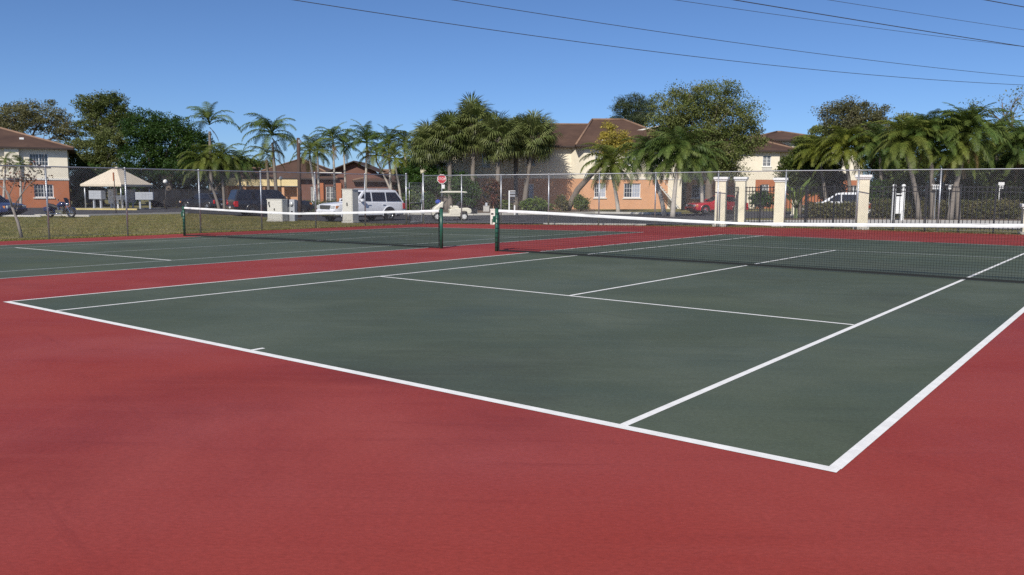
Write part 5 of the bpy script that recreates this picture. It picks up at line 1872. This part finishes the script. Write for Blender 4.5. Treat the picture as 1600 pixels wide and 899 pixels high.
mb.build('handlebar', 'chrome', root)
MB().lathe([(0.10, -0.09), (0.10, 0.03), (0.07, 0.07), (0.001, 0.08)], 14, Matrix.Translation((0.58, 0, 0.86)) @ Matrix.Rotation(R(90), 4, 'Y')).build('headlamp', 'chrome', root, True)
mb = MB().add([(0.56, -0.2, 0.96), (0.56, 0.2, 0.96), (0.42, 0.17, 1.28), (0.42, -0.17, 1.28), (0.55, -0.2, 0.96), (0.55, 0.2, 0.96), (0.41, 0.17, 1.28), (0.41, -0.17, 1.28)], [(0, 1, 2, 3), (7, 6, 5, 4), (0, 3, 7, 4), (1, 5, 6, 2), (3, 2, 6, 7)])
mb.build('windscreen', 'car_glass', root)
for s in (-1, 1):
    MB().box(-1.02, -0.55, s * 0.14, s * 0.34, 0.40, 0.68).build('saddlebag', 'blue_car', root, bevel=0.06)
    MB().tube([(0.15, s * 0.16, 0.26), (-0.3, s * 0.2, 0.22), (-1.0, s * 0.2, 0.25)], [0.03, 0.04, 0.045], 8).build('exhaust', 'chrome', root, True)
    MB().box(0.24, 0.28, s * 0.40, s * 0.52, 1.10, 1.18).build('mirror', 'chrome', root)
MB().tube([(0.40, 0, 0.80), (0.2, 0, 0.30), (-0.5, 0, 0.28), (-0.78, 0, 0.31)], 0.03, 6).build('frame', 'black_metal', root)
MB().tube([(-0.1, 0.1, 0.28), (-0.16, 0.32, 0.0)], 0.014, 5).build('kick_stand', 'black_metal', root)

# ---------------------------------------------------------------- mail pavilion
t = 77.0
q0 = ground(185, t)
PAV = VIEW - R(14)
k = mpp(t)
root = thing('mail_pavilion', 'tan canvas pavilion with peaked roof over the mailboxes', 'pavilion', q0, PAV)
e, ez, ap = 2.15, 2.22, 3.85
tip = 0.35
vs = [(-e, -e, ez), (e, -e, ez), (e, e, ez), (-e, e, ez), (-tip, -tip, ap - 0.28), (tip, -tip, ap - 0.28), (tip, tip, ap - 0.28), (-tip, tip, ap - 0.28)]
mb = MB().add(vs, [(0, 1, 5, 4), (1, 2, 6, 5), (2, 3, 7, 6), (3, 0, 4, 7)])
mb.add([(x, y, z - 0.18) for x, y, z in vs[:4]] + vs[:4], [(0, 4, 5, 1), (1, 5, 6, 2), (2, 6, 7, 3), (3, 7, 4, 0)])
cv = mb.build('canopy', 'canvas', root)
tp = tip + 0.06
mb = MB().add([(-tp, -tp, ap - 0.30), (tp, -tp, ap - 0.30), (tp, tp, ap - 0.30), (-tp, tp, ap - 0.30), (0, 0, ap - 0.02)], [(0, 1, 4), (1, 2, 4), (2, 3, 4), (3, 0, 4)])
mb.build('canopy_cap', 'canvas', cv)
for sx in (-1, 1):
    for sy in (-1, 1):
        MB().tube([(sx * (e - 0.25), sy * (e - 0.25), -0.05), (sx * (e - 0.25), sy * (e - 0.25), ez + 0.05)], 0.06, 8).build('post', 'galv', root, True)
mb = MB()
for a, b in ((0, 1), (1, 2), (2, 3), (3, 0)):
    A, C = Vector(vs[a]) * 0.93, Vector(vs[b]) * 0.93
    A.z = C.z = ez - 0.02
    mb.tube([A, C], 0.04, 6)
mb.build('eave_frame', 'galv', root)
sheet('pavilion_floor', [tuple((q0 + Matrix.Rotation(PAV, 3, 'Z') @ Vector((x, y, 0)))[:2]) for x, y in ((-2.6, -2.6), (2.6, -2.6), (2.6, 2.6), (-2.6, 2.6))], 0.04, 'concrete', thick=0.12)


def mailbox_unit(label, px, tt, w, z0, z1, rz, m='grey_box', cols=5, rows=3):
    q = ground(px, tt, 0.04)
    r_ = thing('mailbox_unit', label, 'mailbox', q, rz, 'mailbox units under the pavilion')
    cab = MB().box(-w / 2, w / 2, -0.25, 0.25, z0, z1).build('cabinet', m, r_, bevel=0.02)
    for i in range(cols):
        for j in range(rows):
            x0_ = -w / 2 + 0.04 + i * (w - 0.08) / cols
            zz = z0 + 0.04 + j * (z1 - z0 - 0.08) / rows
            MB().box(x0_ + 0.012, x0_ + (w - 0.08) / cols - 0.012, -0.262, -0.249, zz + 0.01, zz + (z1 - z0 - 0.08) / rows - 0.01).build('box_door', m, cab)
    for s in (-1, 1):
        MB().box(s * w * 0.28 - 0.07, s * w * 0.28 + 0.07, -0.07, 0.07, 0, z0).build('pedestal', m, r_)
    return r_


mailbox_unit('grey mailbox unit at the left end under the pavilion', 153, 75.6, 1.55, 0.85, 1.62, VIEW - R(24), 'grey_box', 5, 3)
mailbox_unit('tall pale parcel locker in the middle under the pavilion', 177, 77.5, 0.62, 0.45, 1.75, VIEW - R(18), 'white_paint', 2, 4)
mailbox_unit('small low mailbox unit behind the thin sign pole', 188, 76.8, 0.75, 0.78, 1.20, VIEW - R(6), 'white_paint', 4, 2)
mailbox_unit('dim grey mailbox unit deepest in the pavilion shade', 204, 79.0, 0.9, 0.5, 1.75, VIEW, 'grey_box', 4, 4)
mailbox_unit('grey mailbox unit at the right end under the pavilion', 227, 76.0, 1.5, 0.80, 1.50, VIEW + R(12), 'grey_box', 5, 3)

# thin dark sign pole before the pavilion
q0 = ground(181.5, 65)
root = thing('sign_pole', 'thin dark pole with a narrow orange marker in front of the pavilion', 'pole', q0)
MB().tube([(0, 0, -0.1), (-0.08, 0, 3.1)], 0.035, 8).build('pole', 'wood_pole', root, True)
MB().box(-0.14, 0.0, -0.06, -0.04, 2.45, 3.1).build('marker_plate', 'rust_stucco', root)

# dark screened fence right of the pavilion
a, b = ground(238, 80.5), ground(352, 82)
d = b - a
root = thing('screen_fence', 'low fence hung with dark screen cloth right of the pavilion', 'fence', a, math.atan2(d.y, d.x))
n = 6
for i in range(n):
    x0_ = i * d.length / n
    vs = []
    m_ = 9
    for j in range(m_):
        x = x0_ + 0.04 + (d.length / n - 0.08) * j / (m_ - 1)
        y = 0.03 * math.sin(j * 1.3 + i)
        vs += [(x, y, 0.05), (x, y + 0.02 * math.sin(j * 2.0), 0.9), (x, y, 1.72 - 0.03 * math.sin(math.pi * j / (m_ - 1)))]
    fs = [(3 * j + k_, 3 * j + 3 + k_, 3 * j + 4 + k_, 3 * j + 1 + k_) for j in range(m_ - 1) for k_ in (0, 1)]
    MB().add(vs, fs).build('screen_panel', 'dark_screen', root, True)
for i in range(n + 1):
    MB().tube([(i * d.length / n, 0.05, -0.1), (i * d.length / n, 0.05, 1.82)], 0.03, 8).build('post', 'dark_plastic', root, True)
MB().tube([(0, 0.05, 1.76), (d.length, 0.05, 1.76)], 0.022, 6).build('top_rail', 'dark_plastic', root)


def globe_lamp(label, px, t, row):
    q = ground(px, t)
    r_ = thing('globe_lamp', label, 'lamp', q, 0, 'white globe garden lamps')
    z = (at(px, row, t) - q).z
    MB().tube([(0, 0, -0.1), (0, 0, 0.3), (0, 0, z - 0.2)], [0.06, 0.045, 0.035], 8).build('pole', 'black_metal', r_, True)
    c = MB().lathe([(0.02, -0.2), (0.12, -0.17), (0.19, -0.08), (0.2, 0.02), (0.15, 0.13), (0.06, 0.19), (0.001, 0.2)], 16, Matrix.Translation((0, 0, z)))
    c.build('globe', 'lamp_globe', r_, True)


globe_lamp('white globe lamp before the dark screen fence', 260, 78, 284)
globe_lamp('white globe lamp before the pale yellow fascia', 440, 88, 279)

# wooden pole
q0 = ground(469, 57)
root = thing('wooden_pole', 'short brown wooden utility pole left of the white car', 'utility pole', q0)
tp = at(466, 216, 57) - q0
MB().tube([(0, 0, -0.3), tp * 0.5, tp], [0.14, 0.125, 0.11], 12).build('pole', 'wood_pole', root, True)
MB().box(-0.02, 0.22, -0.08, 0.08, tp.z - 0.35, tp.z - 0.12, Matrix.Translation((tp.x, tp.y, 0))).build('junction_box', 'grey_box', root)
for i in range(3):
    MB().tube([tp + Vector((0, 0, -0.25 - i * 0.4)) + Vector((-0.16, -0.05, 0)), tp + Vector((0.16, 0.05, -0.25 - i * 0.4))], 0.012, 5).build('climbing_step', 'galv', root)

# ---------------------------------------------------------------- utility boxes
def cabinet(label, px, t, w, d, h, rz, doors=1, plinth=0.10):
    q = ground(px, t, -0.06)
    r_ = thing('utility_cabinet', label, 'utility cabinet', q, rz)
    MB().box(-w / 2 - 0.04, w / 2 + 0.04, -d / 2 - 0.04, d / 2 + 0.04, -0.05, plinth).build('plinth', 'concrete', r_, bevel=0.01)
    MB().box(-w / 2, w / 2, -d / 2, d / 2, plinth, h).build('housing', 'cabinet', r_, bevel=0.012)
    MB().box(-w / 2 - 0.025, w / 2 + 0.025, -d / 2 - 0.03, d / 2 + 0.025, h + 0.001, h + 0.045).build('lid', 'cabinet', r_, bevel=0.012)
    for i in range(doors):
        x0_, x1_ = -w / 2 + 0.03 + i * (w - 0.06) / doors, -w / 2 + 0.03 + (i + 1) * (w - 0.06) / doors
        dr = MB().box(x0_ + 0.01, x1_ - 0.01, -d / 2 - 0.018, -d / 2 - 0.002, plinth + 0.07, h - 0.06).build('door', 'cabinet', r_, bevel=0.006)
        MB().box((x0_ + x1_) / 2 - 0.03, (x0_ + x1_) / 2 + 0.03, -d / 2 - 0.045, -d / 2 - 0.019, h * 0.52, h * 0.62).build('handle', 'black_metal', dr)
        for zz in (plinth + 0.25, h - 0.3):
            MB().box(x0_ - 0.012, x0_ + 0.012, -d / 2 - 0.03, -d / 2 - 0.0185, zz, zz + 0.09).build('hinge', 'galv', dr)
    return r_


crz = VIEW - R(27)
cabinet('tall white utility cabinet in front of the white car', 548, 45.2, 0.68, 0.52, 1.80, crz)
c2 = cabinet('low wide white utility cabinet in front of the black car', 434, 48.3, 1.05, 0.50, 1.26, VIEW - R(22), 1)
MB().box(-0.40, -0.33, -0.31, -0.271, 0.98, 1.16).build('padlock_plate', 'dark_plastic', c2)
MB().box(-0.36, -0.30, -0.31, -0.271, 0.86, 0.96).build('padlock', 'dark_plastic', c2)
q0 = ground(456.5, 48.6, -0.06)
root = thing('meter_box', 'grey electric meter box with round glass beside the low cabinet', 'meter box', q0, VIEW - R(22))
MB().box(-0.24, -0.06, -0.18, 0.1, 0.0, 0.84).build('pedestal', 'cabinet', root, bevel=0.01)
MB().box(-0.055, 0.30, -0.16, 0.12, 0.0, 1.28).build('housing', 'grey_box', root, bevel=0.02)
MB().lathe([(0.13, 0), (0.13, 0.06), (0.10, 0.11), (0.001, 0.12)], 16, Matrix.Translation((0.12, -0.16, 1.03)) @ Matrix.Rotation(R(90), 4, 'X')).build('meter_glass', 'headlight', root, True)
MB().box(0.06, 0.18, -0.185, -0.161, 0.42, 0.62).build('breaker_door', 'dark_plastic', root)

q0 = ground(771.5, 41.0)
root = thing('pedestal_box', 'small beige pedestal box outside the fence behind the near net post', 'utility box', q0, VIEW - R(12))
MB().box(-0.14, 0.14, -0.14, 0.14, -0.1, 0.70).build('housing', 'cabinet', root, bevel=0.015)
MB().box(-0.155, 0.155, -0.155, 0.155, 0.701, 0.76).build('lid', 'cabinet', root, bevel=0.015)
MB().box(-0.10, 0.02, -0.15, -0.141, 0.48, 0.56).build('vent_slot', 'dark_plastic', root)

q0 = ground(760, 69, 0.1)
root = thing('concrete_box', 'squat grey box on the mulch between two fan palm trunks', 'utility box', q0, VIEW)
MB().box(-0.25, 0.25, -0.25, 0.25, -0.05, 0.42).build('housing', 'concrete', root, bevel=0.02)
MB().box(-0.27, 0.27, -0.27, 0.27, 0.421, 0.47).build('lid', 'concrete', root, bevel=0.01)
MB().box(-0.09, 0.09, -0.09, 0.09, 0.471, 0.72).build('riser', 'grey_box', root, bevel=0.01)

# ---------------------------------------------------------------- signs
q0 = ground(690.5, 69, 0.1)
root = thing('stop_sign', 'red octagonal stop sign on a grey post behind the golf cart', 'sign', q0, VIEW - R(4))
zc = (at(688.5, 280, 69) - q0).z
MB().tube([(0, 0.03, -0.2), (0, 0.03, zc + 0.3)], 0.03, 8).build('post', 'galv', root, True)
def octagon(r_):
    return [(r_ * math.cos(R(22.5 + 45 * i)), zc + r_ * math.sin(R(22.5 + 45 * i))) for i in range(8)]
MB().prism(octagon(0.40), -0.005, 0.0).build('sign_border', 'white_paint', root)
pl = MB().prism(octagon(0.365), -0.010, -0.0055).build('sign_plate', 'stop_red', root)
fc = bpy.data.curves.new('lettering', 'FONT')
fc.body = 'STOP'
fc.align_x = 'CENTER'
fc.align_y = 'CENTER'
fc.size = 0.30
fc.extrude = 0.001
fc.materials.append(M['white_paint'])
ft = bpy.data.objects.new('lettering_curve', fc)
fm = bpy.data.meshes.new_from_object(ft)
bpy.data.objects.remove(ft)
fo = bpy.data.objects.new('lettering', fm)
COL.objects.link(fo)
fo.parent = pl
fo.location = (0, -0.013, zc)
fo.rotation_euler = (R(90), 0, 0)
MB().box(-0.02, 0.24, -0.012, 0.0, zc - 0.78, zc - 0.46).build('lower_plate', 'white_paint', root)

q0 = ground(795.5, 62.5)
root = thing('directory_sign', 'white post holding a stack of small dark direction boards', 'sign', q0, VIEW)
MB().box(-0.05, 0.05, -0.05, 0.05, -0.1, 1.72).build('post', 'white_paint', root, bevel=0.008)
MB().box(-0.05, 0.46, -0.03, 0.03, 1.721, 1.77).build('top_arm', 'white_paint', root)
for i in range(4):
    MB().box(0.055, 0.45, -0.02, 0.01, 1.52 - i * 0.21, 1.66 - i * 0.21).build('direction_board', 'sign_grey' if i in (0, 1) else 'dark_plastic', root)
q0 = ground(804, 62)
root = thing('marker_post', 'short white marker post beside the direction boards', 'post', q0, VIEW)
MB().box(-0.05, 0.05, -0.04, 0.04, -0.1, 0.66).build('post', 'white_paint', root, bevel=0.01)
MB().prism([(-0.05, 0.661), (0.05, 0.661), (0.0, 0.71)], -0.04, 0.04).build('post_cap', 'white_paint', root)

# white double post with ball finials
t = 46.4
q0 = ground(1402, t)
root = thing('double_post', 'white double post with ball tops rising behind the hedge', 'sign post', q0, VIEW)
for px in (1394.5, 1409):
    x = (px - 1402) * mpp(t)
    po = MB().box(x - 0.075, x + 0.075, -0.075, 0.075, -0.1, 1.72).build('post', 'white_paint', root, bevel=0.01)
    MB().lathe([(0.05, 0), (0.05, 0.03), (0.095, 0.09), (0.11, 0.15), (0.09, 0.22), (0.03, 0.25), (0.001, 0.255)], 14, Matrix.Translation((x, 0, 1.72))).build('ball_finial', 'white_paint', po, True)
MB().box(-0.20, 0.20, -0.02, 0.02, 1.40, 1.46).build('cross_arm', 'white_paint', root)
MB().box(-0.19, 0.19, -0.03, 0.03, 0.35, 1.30).build('message_board', 'white_paint', root)

t = 48.0
for lab, px, rows, w in (('pair of tiny white hanging plates on a thin bar, left of the fence post', 1460, (290, 296), 0.34), ('single tiny white hanging plate right of the fence post', 1481, (290, 296), 0.16)):
    q0 = ground(px, t)
    root = thing('plate_sign', lab, 'sign', q0, VIEW)
    z1_ = (at(px, rows[0], t) - q0).z
    z0_ = (at(px, rows[1], t) - q0).z
    MB().tube([(0, 0.03, -0.1), (0, 0.03, z1_ + 0.03)], 0.02, 6).build('post', 'galv', root)
    MB().tube([(-0.28, 0.03, z1_ + 0.03), (0.28, 0.03, z1_ + 0.03)], 0.014, 6).build('bar', 'white_paint', root)
    if w > 0.2:
        for s in (-1, 1):
            MB().box(s * 0.13 - 0.085, s * 0.13 + 0.085, -0.01, 0.005, z0_, z1_).build('plate', 'white_paint', root)
    else:
        MB().box(-0.08, 0.08, -0.01, 0.005, z0_, z1_).build('plate', 'white_paint', root)
t = 50.0
q0 = ground(1561, t)
root = thing('parking_sign', 'two small white plates on a short post at far right', 'sign', q0, VIEW)
z1_ = (at(1561, 285, t) - q0).z
MB().tube([(-0.08, 0.03, -0.1), (-0.08, 0.03, z1_)], 0.025, 6).build('post', 'white_paint', root)
MB().box(-0.19, 0.17, -0.01, 0.005, z1_ - 0.17, z1_).build('plate', 'white_paint', root)
MB().box(-0.08, 0.12, -0.01, 0.005, z1_ - 0.38, z1_ - 0.19).build('plate', 'white_paint', root)

# concrete wheel stops
for px, t, lab in ((8, 56, 'by the blue car'), (46, 55.6, 'between the blue car and motorcycle'), (122, 56.4, 'just right of the motorcycle')):
    q0 = ground(px, t)
    ws = MB().prism([(-0.85, 0), (0.85, 0), (0.80, 0.10), (0.74, 0.12), (-0.74, 0.12), (-0.80, 0.10)], -0.08, 0.08).build('wheel_stop', 'concrete', None, bevel=0.01)
    ws.location = q0 + Vector((0, 0, -0.03))
    ws.rotation_euler = (0, 0, VIEW - 0.1)
    tag(ws, 'low concrete wheel stop ' + lab, 'wheel stop', 'wheel stops at the kerb')

# ---------------------------------------------------------------- overhead wires, all at one height and parallel
names = ['lowest and longest overhead wire, crossing from top centre to the right edge', 'second lowest overhead wire, just above the longest one', 'thin overhead wire meeting the dark one at right',
         'darkest thick overhead wire at upper right', 'thin overhead wire high at upper right', 'short overhead wire cutting the top right corner']
WIRES = (((-15.67, 17.14), (4.0, 64.23), 0.52, 0.016), ((-10.56, 20.91), (4.56, 59.34), 0.24, 0.014), ((-3.50, 26.09), (5.05, 44.43), 0.05, 0.010),
         ((-1.63, 27.47), (6.03, 46.3), 0.02, 0.019), ((1.32, 29.64), (6.61, 41.16), 0.01, 0.009), ((6.2, 33.23), (7.24, 35.56), 0.0002, 0.017))
for i, (a, b, sag, rr) in enumerate(WIRES):
    A, Bv = Vector((*a, 9.0)), Vector((*b, 9.0))
    L = (Bv - A).length
    pts = []
    for s_ in np.linspace(-30, L + 22, 36):
        w = s_ / L
        q = A.lerp(Bv, w)
        q.z = 9.0 - sag * 4 * w * (1 - w)
        pts.append(q)
    o = MB().tube(pts, rr, 5).build('overhead_wire', 'cable', None, fix=False)
    tag(o, names[i], 'overhead wire', 'overhead power lines')
